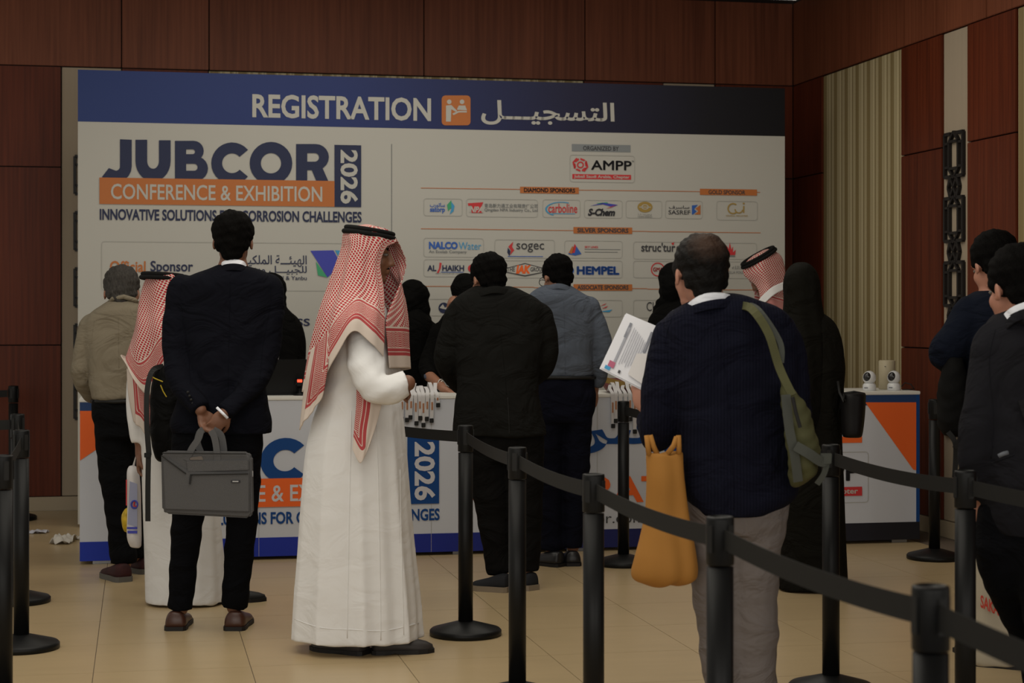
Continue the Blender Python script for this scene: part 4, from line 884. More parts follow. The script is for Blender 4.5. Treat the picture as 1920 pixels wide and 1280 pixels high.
p.surf('headscarf', [[(300, 511, -.02), (300, 510.5, -.02), (298, 510, 0), (300, 510, .02), (306, 510, .02), (312, 511, 0)],
                     [(322, 514, -.09), (300, 514, -.10), (283, 514, -.03), (290, 513, .07), (315, 513, .10), (340, 515, .05)],
                     [(334, 530, -.09), (298, 532, -.11), (271, 530, -.02), (285, 530, .09), (320, 530, .12), (348, 532, .06)],
                     [(336, 570, -.11), (298, 575, -.13), (262, 572, -.03), (275, 570, .10), (320, 570, .15), (350, 572, .10)],
                     [(338, 620, -.17), (302, 618, -.21), (260, 618, -.10), (262, 620, .08), (320, 620, .18), (360, 620, .12)],
                     [(340, 665, -.19), (308, 670, -.23), (258, 668, -.15), (240, 668, -.02), (300, 670, .18), (362, 680, .12)],
                     [(342, 688, -.19), (316, 694, -.24), (276, 740, -.20), (228, 664, -.06), (290, 700, .16), (364, 720, .12)]], SCARF, 56, 56, .004, wave=.006, kfreq=26)
p.surf('headscarf_tail', [[(238, 690, -.10), (258, 700, -.16), (286, 710, -.17)], [(240, 740, -.10), (262, 750, -.15), (284, 760, -.16)], [(248, 790, -.10), (262, 800, -.15), (280, 830, -.16)]], SCARF, 20, 20, .004, edge='bottomleft', wave=.006, kfreq=60)
agal(p, p.p(305, 522, 0), headR(0, 2, 3), .096, .108)
# black backpack with yellow piping hanging at his side
bk = Vol().rows([(W(318, 0, 8.62).x, 8.62, W(0, v, 8.62).z, hw/395, d) for v, hw, d in ((684, 14, .04), (700, 30, .07), (740, 36, .09), (800, 36, .10), (850, 30, .09), (866, 20, .05))])
e = empty('backpack', W(318, 866, 8.62)); tag(e, 'black backpack with yellow piping beside the headscarf man at left', 'backpack')
bk.sculpt('pack_body', cloth('black_ballistic_nylon', L(.004, .004, .004), .6), e, .010, 2, folds(.003, 20, 8, 3))
YEL = mat('yellow_piping', L(.45, .33, .02), .6)
q = lambda u, v, dy=0: W(u, v, 8.62)+Vector((0, dy, 0))-e.location
MB().tube([q(288, 704, -.075), (q(300, 709, -.095)), q(313, 714, -.10)], .003, 6).build('piping', YEL, e); MB().tube([q(309, 720, -.105), q(314, 732, -.105), q(320, 742, -.105)], .003, 6).build('piping', YEL, e)
BACKP = e
MB().box(-.016, .016, -.006, .006, -.01, .012, .002).build('buckle', BLACKPLASTIC, e).location = q(286, 850, -.115)
# white plastic bags
def bagshape(name, label, Y, prof, m, cat='bag', ry=.045, seed=1, fold=.006, vox=.007, cyd=0):
    r = empty(name, W((prof[-1][1]+prof[-1][2])/2, prof[-1][0], Y)); tag(r, label, cat)
    R = [(W((a+b_)/2, v, Y).x, Y, W(0, v, Y).z, (b_-a)/2/F*Y, ry if len(t) == 0 else t[0]) for v, a, b_, *t in prof]
    Vol().rows(R, e=2.2).sculpt('bag_body', m, r, vox, 2, vfolds(fold, 40, seed)); return r
PLW = mat('white_plastic', L(.66, .64, .64), .35, .4)
r = bagshape('plastic_bag', 'white plastic bag with blue print held low beside the headscarf man at left', 9.05, [(873, 243, 252, .02), (885, 240, 260), (920, 240, 264), (960, 240, 265), (1005, 239, 266), (1025, 245, 265, .03)], PLW, ry=.055)
for (u0, v0, u1, v1, m_) in ((241, 897, 243, 945, REDP), (243, 985, 262, 989, PURPLE), (244, 992, 262, 997, PURPLE)): slab('bag_print', [(u0, v0), (u1, v0), (u1, v1), (u0, v1)], 9.05, -.062, -.058, m_, r, 0)
slab('bag_print', [(248, 900), (262, 905), (262, 985), (244, 980)], 9.05, -.060, -.0575, mat('print_paleblue', L(.30, .32, .45)), r, 0)
MB().tube([W(257+6*math.cos(a), 943+7*math.sin(a), 9.05)+Vector((0, -.064, 0))-r.location for a in np.linspace(0, 6.28, 20)[:-1]], .004, 6, True).build('bag_emblem', PURPLE, r)
MB().tube([W(257, 938, 9.05)+Vector((0, -.066, 0))-r.location, W(256, 946, 9.05)+Vector((0, -.066, 0))-r.location, W(261, 946, 9.05)+Vector((0, -.066, 0))-r.location], .004, 6).build('bag_emblem', REDP, r)
MB().tube([W(250, 875, 9.05)-r.location, W(256, 850, 9.0)-r.location, W(262, 876, 9.05)-r.location], .006, 8).build('bag_handle', PLW, r)
r = bagshape('snack_bag', 'yellow printed bag behind the white plastic bag at left', 9.12, [(953, 236, 242, .02), (965, 229, 246), (985, 230, 250), (996, 234, 250, .03)], mat('yellow_packet', L(.50, .34, .02), .4, vary=.9, vscale=30))

# ---- central man in white thobe and red checked headscarf
p = Person('man in white thobe and red checked headscarf standing side on at centre', 7.62, 685); dmain = p
Y0 = p.Y; S_ = p.s
def pleat(a, t): k = max(0, (t-.32))/.68; return 1+k*(.045*math.sin(9*a+1.2)+.03*math.sin(17*a+.5))
p.build([(556, 655, 712, .08), (568, 640, 722, .12), (590, 630, 728, .17), (640, 622, 736, .19), (700, 610, 744, .18), (760, 594, 752, .18), (840, 576, 760, .19), (940, 566, 768, .20), (1040, 558, 777, .21), (1120, 552, 785, .22), (1195, 549, 790, .225)],
        [[(680, 612, -.14, .068), (684, 655, -.19, .073), (690, 698, -.24, .073), (705, 728, -.28, .064), (730, 728, -.29, .060), (764, 718, -.28, .055)], [(680, 600, .15, .065), (700, 660, .15, .060), (720, 700, .10, .052), (742, 708, .03, .044)]],
        [[(640, 1000, 0, .08), (632, 1100, 0, .055), (632, 1195, 0, .05)], [(735, 1000, 0, .08), (745, 1100, 0, .055), (750, 1195, 0, .05)]],
        (689, 478, 0, -84, 3, 0, 1.03), THOBE, None, skin=SK_D, neckp=(684, 560, 0), fold=(lambda q_, f1=vfolds(.0035, 30, 11), f2=folds(.0060, 9, 7, 4, 1.2): f1(q_)+f2(q_)*np.clip((q_[:, 2]-.92)/.15, 0, 1)), coatname='thobe', seed=11, coatmod=pleat, voxel=.009, smooth=2,
        hands=[(p.p(728, 722, -.26), (1, .3, -.1), (0, .5, -1), -1, .85, .9)], bodyvox=.005,
        shoes=[((Vector((p.p(690, 0).x, p.Y-.12, 0)), 62), dict(upper=mat('dark_grey_shoe', L(.034, .030, .029), .5), sole=SOLE, ln=.26)), ((Vector((p.p(702, 0).x, p.Y-.10, 0)), -80), dict(upper=mat('dark_grey_shoe', L(.1, .1, .1)), sole=SOLE, ln=.25, high=.085))])
face_bits(p.root, p.hc, p.hR, p.hs, mous=True)
p.surf('headscarf', [
 [(696, 423, -.02), (692, 421.5, -.02), (686, 421, -.01), (684, 421, 0), (684, 421, .01), (686, 421, .02), (694, 421.5, .02), (698, 423, .01)],
 [(724, 432, -.03), (698, 428, -.085), (672, 427, -.085), (662, 428, -.04), (655, 428, .0), (668, 427, .075), (702, 428, .085), (726, 432, .03)],
 [(742, 452, -.02), (712, 446, -.095), (676, 444, -.108), (655, 442, -.075), (645, 440, .0), (664, 440, .10), (715, 444, .10), (743, 452, .02)],
 [(722, 463, -.072), (708, 464, -.105), (682, 466, -.122), (656, 466, -.09), (643, 463, .0), (664, 463, .11), (722, 464, .12), (752, 470, .07)],
 [(710, 495, -.092), (700, 498, -.12), (676, 500, -.135), (648, 500, -.10), (633, 495, -.01), (655, 498, .12), (720, 500, .14), (760, 498, .10)],
 [(716, 540, -.115), (704, 542, -.15), (672, 544, -.17), (638, 545, -.14), (617, 540, -.02), (640, 545, .14), (752, 545, .11), (742, 548, -.02)],
 [(718, 590, -.18), (704, 582, -.225), (668, 578, -.245), (624, 585, -.20), (600, 590, -.05), (625, 595, .14), (763, 595, .08), (722, 598, -.14)],
 [(718, 632, -.22), (700, 616, -.27), (664, 598, -.285), (616, 630, -.23), (583, 660, -.06), (614, 650, .12), (764, 645, .07), (724, 645, -.15)],
 [(717, 668, -.24), (698, 646, -.285), (660, 622, -.30), (613, 700, -.24), (570, 735, -.08), (602, 715, .08), (765, 692, .06), (727, 690, -.15)],
 ], SCARF, 110, 80, .004, wave=.0055, kfreq=40)
p.surf('headscarf_back_panel', [[(584, 655, -.10), (600, 640, -.18), (622, 612, -.24)], [(573, 705, -.12), (592, 700, -.20), (614, 690, -.26)], [(566, 755, -.09), (584, 752, -.17), (606, 738, -.235)], [(560, 806, -.10), (577, 782, -.17), (600, 752, -.22)]], SCARF, 30, 40, .004, edge='bottomleft', wave=.003, kfreq=60)
p.surf('headscarf_tail', [[(668, 690, -.20), (694, 695, -.21), (722, 702, -.20)], [(668, 752, -.215), (691, 758, -.222), (717, 750, -.21)], [(664, 800, -.225), (685, 810, -.23), (706, 795, -.22)], [(661, 842, -.24), (676, 868, -.245), (692, 836, -.235)]], SCARF, 26, 40, .004, edge='bottomright', wave=.003, kfreq=60)
agal(p, p.p(692, 440, 0), rotz(math.radians(-84)) @ Matrix.Rotation(math.radians(-9), 3, 'X') , .096, .099, .0105)
seam(p, [(659, 770), (657, 860), (654, 1000), (651, 1196)], .0022, THOBE, 'side_seam')
seam(p, [(706, 790), (709, 900), (712, 1040), (714, 1200)], .0022, THOBE, 'side_seam'); seam(p, [(750, 880), (752, 1000), (757, 1190)], .0020, THOBE, 'side_seam'); seam(p, [(552, 1160), (600, 1176), (660, 1180), (720, 1182), (785, 1168)], .0018, THOBE, 'hem_stitch')

# ---- man in dark grey suit at the counter
p = Person('broad man in dark grey suit bent over the middle of the counter', 9.3, 945)
GS = cloth('dark_grey_suit_wool', L(.0095, .0095, .0088)); GT = cloth('black_grey_trousers', L(.0055, .0053, .0052))
p.build([(536, 890, 955, .08), (546, 872, 982, .11), (560, 852, 1008, .13), (580, 843, 1024, .14), (640, 848, 1024, .15), (700, 856, 1010, .15), (760, 852, 1014, .155), (817, 847, 1026, .15)],
        [[(862, 592, 0, .078), (846, 640, .02, .074), (840, 680, .05, .068), (858, 716, .2, .055), (880, 730, .34, .042)], [(1010, 592, 0, .078), (1020, 640, .02, .074), (1020, 676, .06, .066), (1000, 706, .22, .055), (980, 728, .34, .042)]],
        [[(898, 800, 0, .12), (915, 900, 0, .10), (926, 980, 0, .082), (932, 1030, 0, .072), (938, 1074, 0, .068)], [(976, 800, 0, .12), (984, 900, 0, .098), (986, 980, 0, .082), (986, 1030, 0, .076), (986, 1070, 0, .070)]],
        (915, 523, .0, 32, 18, 0, 1.08), GS, GT, skin=SK_M, hipv=[(770, 855, 1014, .13), (830, 860, 1016, .13), (860, 870, 1014, .11)], neckp=(922, 550, 0), hair_m=HAIRB, hair_kw=dict(rough=.004, top=1.03), fold=.0035, seed=13, hands=[(p.p(884, 738, .36), (.5, .8, -.2), (0, 0, -1), 1, 1, .5)],
        shoes=[((Vector((p.p(954, 0).x, p.Y-.10, 0)), 66), dict(upper=mat('black_canvas_shoe', L(.008, .009, .012), .8), sole=mat('tan_shoe_sole', L(.20, .16, .115)), style='sneaker', ln=.205)), ((Vector((p.p(1000, 0).x, p.Y-.05, 0)), 40), dict(upper=mat('black_canvas_shoe', L(.1, .1, .1)), sole=mat('tan_shoe_sole', L(.1, .1, .1)), style='sneaker'))])
collar(p, [(886, 556, -.05), (900, 545, -.10), (925, 538, -.115), (948, 541, -.095), (962, 552, -.05)], .017, GS, 'jacket_collar')
seam(p, [(952, 745), (954, 780), (955, 814)], .0025, BLACKRUB, 'jacket_vent')
seam(p, [(930, 562), (940, 640), (950, 740)], .0014, GS, 'centre_seam'); seam(p, [(860, 570), (852, 610), (862, 670), (868, 720)], .0016, GS, 'armhole_seam'); seam(p, [(1012, 575), (1020, 610), (1008, 670), (1002, 715)], .0016, GS, 'armhole_seam')

# ---- man in blue-grey shirt
p = Person('man in blue-grey shirt and navy trousers with glasses at the counter', 10.2, 1055)
SH = cloth('blue_grey_shirt_cotton', L(.088, .103, .132)); NT = cloth('navy_trousers_cotton', L(.0055, .006, .012))
p.build([(534, 1022, 1070, .07), (545, 1002, 1088, .10), (558, 988, 1106, .12), (578, 986, 1118), (620, 992, 1116), (670, 1000, 1112), (706, 1006, 1112)],
        [[(1104, 575, 0, .062), (1124, 625, 0, .057), (1130, 665, 0, .052), (1124, 700, .05, .045), (1116, 722, .08, .040)], [(998, 580, 0, .06), (990, 630, .05, .056), (995, 680, .12, .05), (1010, 712, .25, .04)]],
        [[(1036, 730, 0, .095), (1030, 830, 0, .08), (1030, 920, 0, .068), (1033, 980, 0, .064), (1036, 1030, 0, .064)], [(1086, 730, 0, .095), (1082, 830, 0, .08), (1080, 920, 0, .068), (1076, 980, 0, .062), (1074, 1026, 0, .060)]],
        (1045, 519, .02, 28, 20, 0, 1.03), SH, NT, skin=SK_M, hipv=[(700, 1007, 1112, .11), (740, 1004, 1118, .12), (790, 1004, 1112, .11)], neckp=(1046, 548, 0), hair_m=HAIRB, hair_kw=dict(rough=.004, top=1.0, back=.95), fold=.0045, seed=17, hands=[(p.p(1116, 728, .1), (.1, .3, -1), (-1, 0, 0), 1, .95, .4)],
        shoes=[((Vector((p.p(1052, 0).x, p.Y-.08, 0)), 50), dict(upper=mat('black_leather_shoe', L(.01, .01, .012), .35, .5), sole=SOLE)), ((Vector((p.p(1074, 0).x, p.Y-.06, 0)), 5), dict(upper=mat('black_leather_shoe', L(.1, .1, .1)), sole=SOLE))])
collar(p, [(1016, 548, -.03), (1026, 538, -.07), (1046, 533, -.085), (1064, 537, -.07), (1074, 546, -.03)], .013, SH, 'shirt_collar')
p.rib('belt', [(1004, 708, 0), (1012, 708, -.09), (1060, 708, -.125), (1105, 708, -.09), (1115, 708, 0)], .010, BLACKRUB)
seam(p, [(1056, 556), (1058, 600), (1060, 700)], .0014, SH, 'back_pleat'); seam(p, [(1000, 556), (1050, 550), (1104, 560)], .0013, SH, 'yoke_seam'); seam(p, [(1104, 566), (1112, 610), (1108, 660), (1110, 700)], .0014, SH, 'armhole_seam')
gl = lambda x, y, z: p.hc+p.hR @ (Vector((x, y, z))*p.hs)-p.root.location
GB = mat('black_glasses_frame', L(.008, .008, .008), .3)
for k in (-1, 1): MB().tube([gl(k*.034+.024*math.cos(a), .105, .004+.019*math.sin(a)) for a in np.linspace(0, 6.28, 19)[:-1]], .002, 6, True).build('glasses_rim', GB, p.root, True)
for k in (-1, 1): MB().tube([gl(k*.058, .105, .008), gl(k*.080, .05, .008), gl(k*.082, .0, .0)], .002, 6).build('glasses_temple', GB, p.root, True)

# ---- foreground man holding papers
p = Person('balding man in navy pinstripe jacket and light grey trousers holding up papers', 6.1, 1380); kd = p
def pinstripe():
    m = cloth('navy_pinstripe_wool', L(.006, .007, .015)); nt = m.node_tree; b_ = nt.nodes['Principled BSDF']
    g = nt.nodes.new('ShaderNodeTexCoord'); sp = nt.nodes.new('ShaderNodeSeparateXYZ'); nt.links.new(g.outputs['Object'], sp.inputs[0])
    f = mathn(nt, 'FRACT', mathn(nt, 'MULTIPLY', sp.outputs[0], 95)); li = mathn(nt, 'LESS_THAN', f, .25)
    mx = nt.nodes.new('ShaderNodeMix'); mx.data_type = 'RGBA'; nt.links.new(li, mx.inputs[0]); mx.inputs[6].default_value = L(.0055, .0062, .0130); mx.inputs[7].default_value = L(.0085, .0090, .0185)
    nt.links.new(mx.outputs[2], b_.inputs['Base Color']); return m
PIN = pinstripe(); LG = cloth('light_grey_trouser_wool', L(.155, .136, .130))
hw = p.p(1214, 772, .15)
p.build([(553, 1306, 1372, .08), (560, 1290, 1408, .10), (573, 1270, 1452, .125), (592, 1250, 1482, .14), (635, 1238, 1498, .145), (710, 1250, 1500, .145), (790, 1268, 1496, .145), (870, 1276, 1494, .15), (930, 1284, 1490, .155), (962, 1305, 1440, .15)],
        [[(1260, 632, 0, .066), (1246, 700, .0, .070), (1236, 770, .0, .068), (1230, 815, .03, .062), (1222, 800, .12, .05), (1218, 780, .16, .042)], [(1470, 640, 0, .066), (1484, 710, 0, .066), (1486, 790, .02, .064), (1470, 860, .12, .052)]],
        [[(1348, 930, 0, .115), (1342, 1060, 0, .092), (1350, 1180, 0, .080), (1362, 1290, 0, .074), (1366, 1372, 0, .070)], [(1418, 930, 0, .115), (1412, 1060, 0, .092), (1412, 1180, 0, .082), (1412, 1290, 0, .076), (1412, 1372, 0, .072)]],
        (1312, 513, .0, 18, 6, 0, 1.10), PIN, LG, skin=SK_L, hipv=[(890, 1290, 1476, .13), (950, 1290, 1474, .13), (1000, 1298, 1462, .11)], neckp=(1334, 590, -.01), hair_m=None, fold=.0045, seed=19, hands=[(hw, (-.25, .35, 1), (.3, .9, 0), -1, 1.05, .55)], bodyvox=.0055, voxel=.010,
        shoes=[((Vector((p.p(1362, 0).x, p.Y-.05, 0)), 5), dict(upper=BLACKRUB, sole=SOLE)), ((Vector((p.p(1412, 0).x, p.Y-.05, 0)), -5), dict(upper=BLACKRUB, sole=SOLE))])
hair(p.root, p.hc, p.hR, p.hs, balding('thinning_black_hair', tuple(p.hc+p.hR @ Vector((-.005, -.085, .085))), .075), top=1.0, back=.98, rough=.003, seed=4)
collar(p, [(1284, 582, -.0), (1294, 568, -.06), (1320, 553, -.095), (1354, 551, -.085), (1376, 558, -.045)], .014, WHITESHIRT, 'shirt_collar')
collar(p, [(1276, 588, -.02), (1296, 576, -.09), (1328, 566, -.125), (1364, 562, -.105), (1388, 567, -.06)], .014, PIN, 'jacket_collar')
p.rib('shirt_cuff', [(1206, 772, .16), (1212, 781, .12), (1226, 780, .12)], .008, WHITESHIRT)
seam(p, [(1334, 585), (1360, 700), (1372, 860), (1376, 955)], .0014, PIN, 'centre_seam'); seam(p, [(1262, 590), (1248, 650), (1276, 740), (1282, 830)], .0018, PIN, 'armhole_seam')
# paper in his hand
pp = empty('paper_sheets', p.p(1185, 660, .22)); tag(pp, 'white printed papers held up by the balding man in pinstripe jacket', 'papers')
def quad3(name, pts, m, root, th=.002): 
    vs = [Vector(q_)-root.location for q_ in pts]; nrm = (vs[1]-vs[0]).cross(vs[3]-vs[0]).normalized()*th
    return MB().add([v for v in vs]+[v+nrm for v in vs], [(0, 1, 2, 3), (7, 6, 5, 4), (0, 4, 5, 1), (1, 5, 6, 2), (2, 6, 7, 3), (3, 7, 4, 0)]).build(name, m, root)
PAPER = mat('white_paper', L(.74, .75, .80), .7, .2)
k0, k1, k2, k3 = p.p(1172, 589, .26), p.p(1247, 621, .20), p.p(1203, 731, .16), p.p(1124, 691, .22)
quad3('sheet', (k0, k1, k2, k3), PAPER, pp, .0015)
o_ = Vector((.004, -.004, .004)); quad3('sheet', (k0+o_, k1+o_, k2+o_, k3+o_), PAPER, pp, .0015)
nrm = (k1-k0).cross(k3-k0).normalized()
if nrm.y > 0: nrm = -nrm
def onp(a, b_, lift=.006): return k0.lerp(k1, a).lerp(k3.lerp(k2, a), b_)+nrm*lift
def mark(a0, b0, a1, b1, m, nm='printed_text', lift=.008): quad3(nm, (onp(a0, b0, lift), onp(a1, b0, lift), onp(a1, b1, lift), onp(a0, b1, lift)), m, pp, .0004)
PG = mat('print_soft_grey', L(.36, .37, .42)); PD = mat('print_mid_grey', L(.22, .23, .27))
mark(.22, .18, .27, .80, PG); mark(.20, .10, .26, .36, PD)
for k in range(9): mark(.34+.05*k, .15+.02*k, .352+.05*k, .80-.03*(k % 3), PG)
mark(.72, .10, .78, .46, PD); mark(.80, .55, .86, .85, PD)
mark(.14, .80, .28, .90, mat('print_pink', L(.45, .12, .20))); mark(.10, .90, .22, .96, CYANP); mark(.40, .88, .45, .93, DGREYP)
quad3('folded_slip', (onp(.62, .52, .010), onp(.98, .40, .010), onp(.98, .92, .012), onp(.62, .88, .010)), mat('slip_paper', L(.66, .64, .64), .7), pp, .001)
# orange tote on his forearm
OR = mat('mustard_tote_fabric', L(.36, .165, .035), .75, .2, bump=.1, bscale=500, vary=.12)
Yt = 6.0
r = bagshape('tote_bag', 'mustard orange tote bag hanging from the arm of the man in pinstripe jacket', Yt, [(849, 1211, 1278, .035), (860, 1212, 1278, .04), (900, 1213, 1281), (960, 1210, 1290), (1010, 1200, 1300, .07), (1050, 1189, 1306, .085), (1075, 1184, 1307, .085), (1088, 1193, 1300, .07), (1097, 1225, 1270, .04)], OR, ry=.05, seed=8, fold=.007)
for pts in (((1216, 852), (1214, 835), (1212, 815)), ((1232, 852), (1224, 835), (1218, 815)), ((1250, 850), (1262, 835), (1268, 818)), ((1272, 850), (1272, 835), (1271, 815))):
    MB().tube([W(u, v, Yt)+Vector((0, -.02, 0))-r.location for u, v in pts], .009, 8).build('bag_handle', OR, r, True)
# green backpack over his right shoulder
OL = mat('olive_green_ripstop', L(.075, .075, .032), .7, .2, bump=.15, bscale=300, vary=.35, vscale=6); OG = mat('grey_green_webbing', L(.060, .065, .056), .8, bump=.2, bscale=600)
Yg = 5.86
g = empty('backpack', W(1505, 915, Yg)); tag(g, 'olive green backpack slung over one shoulder of the pinstripe jacket man', 'backpack')
Vol().rows([(W((a+b_)/2, v, Yg).x, Yg+.03, W(0, v, Yg).z, (b_-a)/2/F*Yg, d) for v, a, b_, d in ((712, 1464, 1478, .02), (735, 1466, 1494, .05), (770, 1470, 1516, .075), (810, 1474, 1530, .09), (850, 1478, 1537, .09), (885, 1482, 1530, .08), (908, 1484, 1508, .05), (916, 1486, 1496, .02))]).sculpt('pack_body', OL, g, .008, 2, folds(.005, 18, 12, 6))
def strap(root, pts, Y, wd, th, m, nm='strap', n=20):
    A_ = [np.array(W(u, v, Y)+Vector((0, dy, 0))) for u, v, dy in pts]; vs = []; fs = []
    for i in range(n+1):
        c_ = catmull(A_, i/n); d = catmull(A_, min(1, (i+1)/n))-catmull(A_, max(0, (i-1)/n)); d /= np.linalg.norm(d)
        r_ = np.cross(d, (0, 1, 0)); r_ /= np.linalg.norm(r_)+1e-9; k_ = np.cross(d, r_)
        for e_, t_ in ((-1, -1), (1, -1), (1, 1), (-1, 1)): vs.append(tuple(c_+r_*wd/2*e_+k_*th/2*t_-np.array(root.location)))
    for i in range(n):
        for k in range(4): l = (k+1) % 4; fs.append((4*i+k, 4*i+l, 4*i+4+l, 4*i+4+k))
    fs += [(0, 3, 2, 1), (4*n, 4*n+1, 4*n+2, 4*n+3)]
    return MB().add(vs, fs).build(nm, m, root)
strap(BACKP, [(308, 686, -.03), (292, 694, -.08), (284, 730, -.10), (284, 790, -.11), (288, 850, -.11)], 8.62, .024, .008, BLACKRUB, 'shoulder_strap'); strap(BACKP, [(287, 850, -.11), (286, 910, -.11), (286, 972, -.11)], 8.62, .024, .005, BLACKRUB, 'hanging_strap')
strap(g, [(1400, 572, .18), (1412, 580, .02), (1440, 625, -.01), (1460, 690, -.02), (1482, 740, -.04)], Yg, .027, .008, OL, 'shoulder_strap')
strap(g, [(1412, 570, .18), (1426, 582, .03), (1462, 640, .0), (1464, 680, -.01)], Yg, .018, .006, OG, 'shoulder_strap')
strap(g, [(1468, 738, -.06), (1474, 800, -.065), (1484, 850, -.065), (1492, 900, -.05)], Yg, .030, .005, OG, 'side_strap')
strap(g, [(1484, 832, -.08), (1508, 846, -.085), (1534, 862, -.07), (1548, 856, -.05)], Yg, .032, .005, OG, 'compression_strap')
strap(g, [(1528, 905, -.04), (1540, 885, -.05), (1546, 862, -.05)], Yg, .018, .005, OG, 'compression_strap')
slab('buckle', [(1532, 847), (1553, 847), (1552, 866), (1533, 868)], Yg, -.07, -.055, OG, g, .002)
MB().tube([W(u, v, Yg)+Vector((0, -.09, 0))-g.location for u, v in ((1478, 742), (1484, 770), (1492, 798))], .006, 8).build('zipper_flap', BLACKRUB, g)

# ---- woman in black abaya, back view
p = Person('woman in long black abaya and headcover seen from behind right of the balding man', 9.3, 1522)
p.build([(588, 1478, 1542, .08), (602, 1468, 1560, .11), (622, 1464, 1572, .13), (660, 1462, 1582, .14), (720, 1461, 1582, .15), (800, 1460, 1578, .15), (900, 1460, 1582, .16), (1000, 1458, 1585, .17), (1102, 1455, 1589, .18)],
        [[(1560, 640, 0, .055), (1568, 690, .0, .052), (1566, 740, -.04, .048), (1570, 770, -.08, .04)]], [[(1500, 900, 0, .06), (1500, 1090, 0, .04)], [(1545, 900, 0, .06), (1545, 1090, 0, .04)]],
        (1502, 535, .01, 5, 5, 0, .93), ABAYA2, None, skin=SK_M, neckp=(1505, 590, 0), fold=vfolds(.006, 26, 21), coatname='abaya', seed=21, shoes=[((Vector((p.p(1500, 0).x, p.Y, 0)), 0), dict(upper=BLACKRUB, sole=SOLE, ln=.24)), ((Vector((p.p(1545, 0).x, p.Y, 0)), 0), dict(upper=BLACKRUB, sole=SOLE, ln=.24))])
Vol().rows(p.torso([(493, 1494, 1512, .03), (497, 1485, 1520, .06), (504, 1477, 1528, .085), (516, 1470, 1534, .105), (535, 1467, 1538, .115), (562, 1468, 1540, .115), (590, 1466, 1545, .12), (630, 1463, 1553, .15), (700, 1464, 1552, .168), (770, 1468, 1546, .172), (810, 1476, 1534, .168)], .1), e=2.1).sculpt('headcover', ABAYA2, p.root, .009, 2, vfolds(.005, 34, 9))
Yh = 9.15
r = bagshape('handbag', 'black structured handbag hanging beside the woman in black abaya', Yh, [(736, 1577, 1622, .05), (742, 1576, 1623), (780, 1577, 1621), (812, 1579, 1617), (820, 1582, 1614, .05)], mat('black_leather_bag', L(.005, .0045, .005), .5, .2), ry=.065, fold=.001)
MB().tube([W(u, v, Yh)-r.location+Vector((0, dy, 0)) for u, v, dy in ((1579, 738, -.05), (1578, 752, -.07), (1572, 735, -.03), (1571, 715, .0))], .007, 8).build('bag_handle', BLACKRUB, r, True)
MB().tube([W(u, v, Yh)-r.location+Vector((0, -.02, 0)) for u, v in ((1581, 737), (1600, 734), (1620, 738))], .006, 8).build('bag_rim', BLACKRUB, r, True)

# ---- man in navy jacket at far right, looking down
p = Person('man in navy jacket behind the right foreground man, elbow bent, looking down', 7.3, 1862)
NJ = cloth('blue_navy_wool', L(.0055, .0075, .0145))
p.build([(545, 1832, 1902, .09), (556, 1815, 1918, .12), (575, 1808, 1926, .14), (620, 1806, 1932, .15), (680, 1806, 1930, .15), (760, 1800, 1930, .15), (840, 1800, 1930, .15), (900, 1805, 1925, .14)],
        [[(1822, 588, -.02, .078), (1796, 630, -.03, .074), (1770, 662, -.04, .066), (1790, 672, .10, .055), (1828, 655, .24, .042)], [(1915, 590, 0, .07), (1925, 660, 0, .066), (1910, 720, .1, .055), (1880, 690, .25, .042)]],
        [[(1842, 880, 0, .10), (1850, 1000, .0, .085), (1860, 1120, .0, .07), (1868, 1215, .0, .066)], [(1895, 880, 0, .10), (1900, 1000, 0, .085), (1905, 1120, .05, .07), (1908, 1215, .1, .066)]],
        (1864, 497, .0, 18, 20, 0, 1.10), NJ, DTROU, skin=SK_L, hipv=[(860, 1805, 1925, .12), (900, 1805, 1925, .12), (950, 1815, 1920, .1)], neckp=(1866, 562, 0), hair_m=HAIRB, hair_kw=dict(top=1.05, rough=.004), fold=.004, seed=23, hands=[(p.p(1832, 650, .27), (.6, .4, .5), (0, 1, 0), 1, 1, .6)],
        shoes=[((Vector((p.p(1908, 0).x, p.Y-.10, 0)), 60), dict(upper=BLACKRUB, sole=SOLE, ln=.22)), ((Vector((p.p(1912, 0).x, p.Y+.05, 0)), 40), dict(upper=BLACKRUB, sole=SOLE))])
face_bits(p.root, p.hc, p.hR, p.hs)
e = empty('shoulder_bag', W(1786, 826, 7.2)); tag(e, 'black shoulder bag with dangling straps at the hip of the far right navy jacket man', 'bag')
Vol().rows([(W((a+b_)/2, v, 7.2).x, 7.22, W(0, v, 7.2).z, (b_-a)/2/F*7.2, d) for v, a, b_, d in ((668, 1780, 1806, .04), (700, 1768, 1812, .07), (750, 1763, 1814, .085), (795, 1764, 1812, .08), (818, 1772, 1806, .05))]).sculpt('bag_body', mat('black_bag_nylon', L(.0035, .0035, .0035), .8, .08, bump=.2, bscale=400), e, .009, 2, folds(.004, 20, 10, 4))
strap(e, [(1772, 808, -.05), (1784, 828, -.06), (1786, 860, -.05), (1784, 893, -.05)], 7.2, .020, .005, BELT, 'hanging_strap'); strap(e, [(1800, 808, -.06), (1790, 826, -.065), (1783, 838, -.06)], 7.2, .02, .005, BELT, 'hanging_strap')
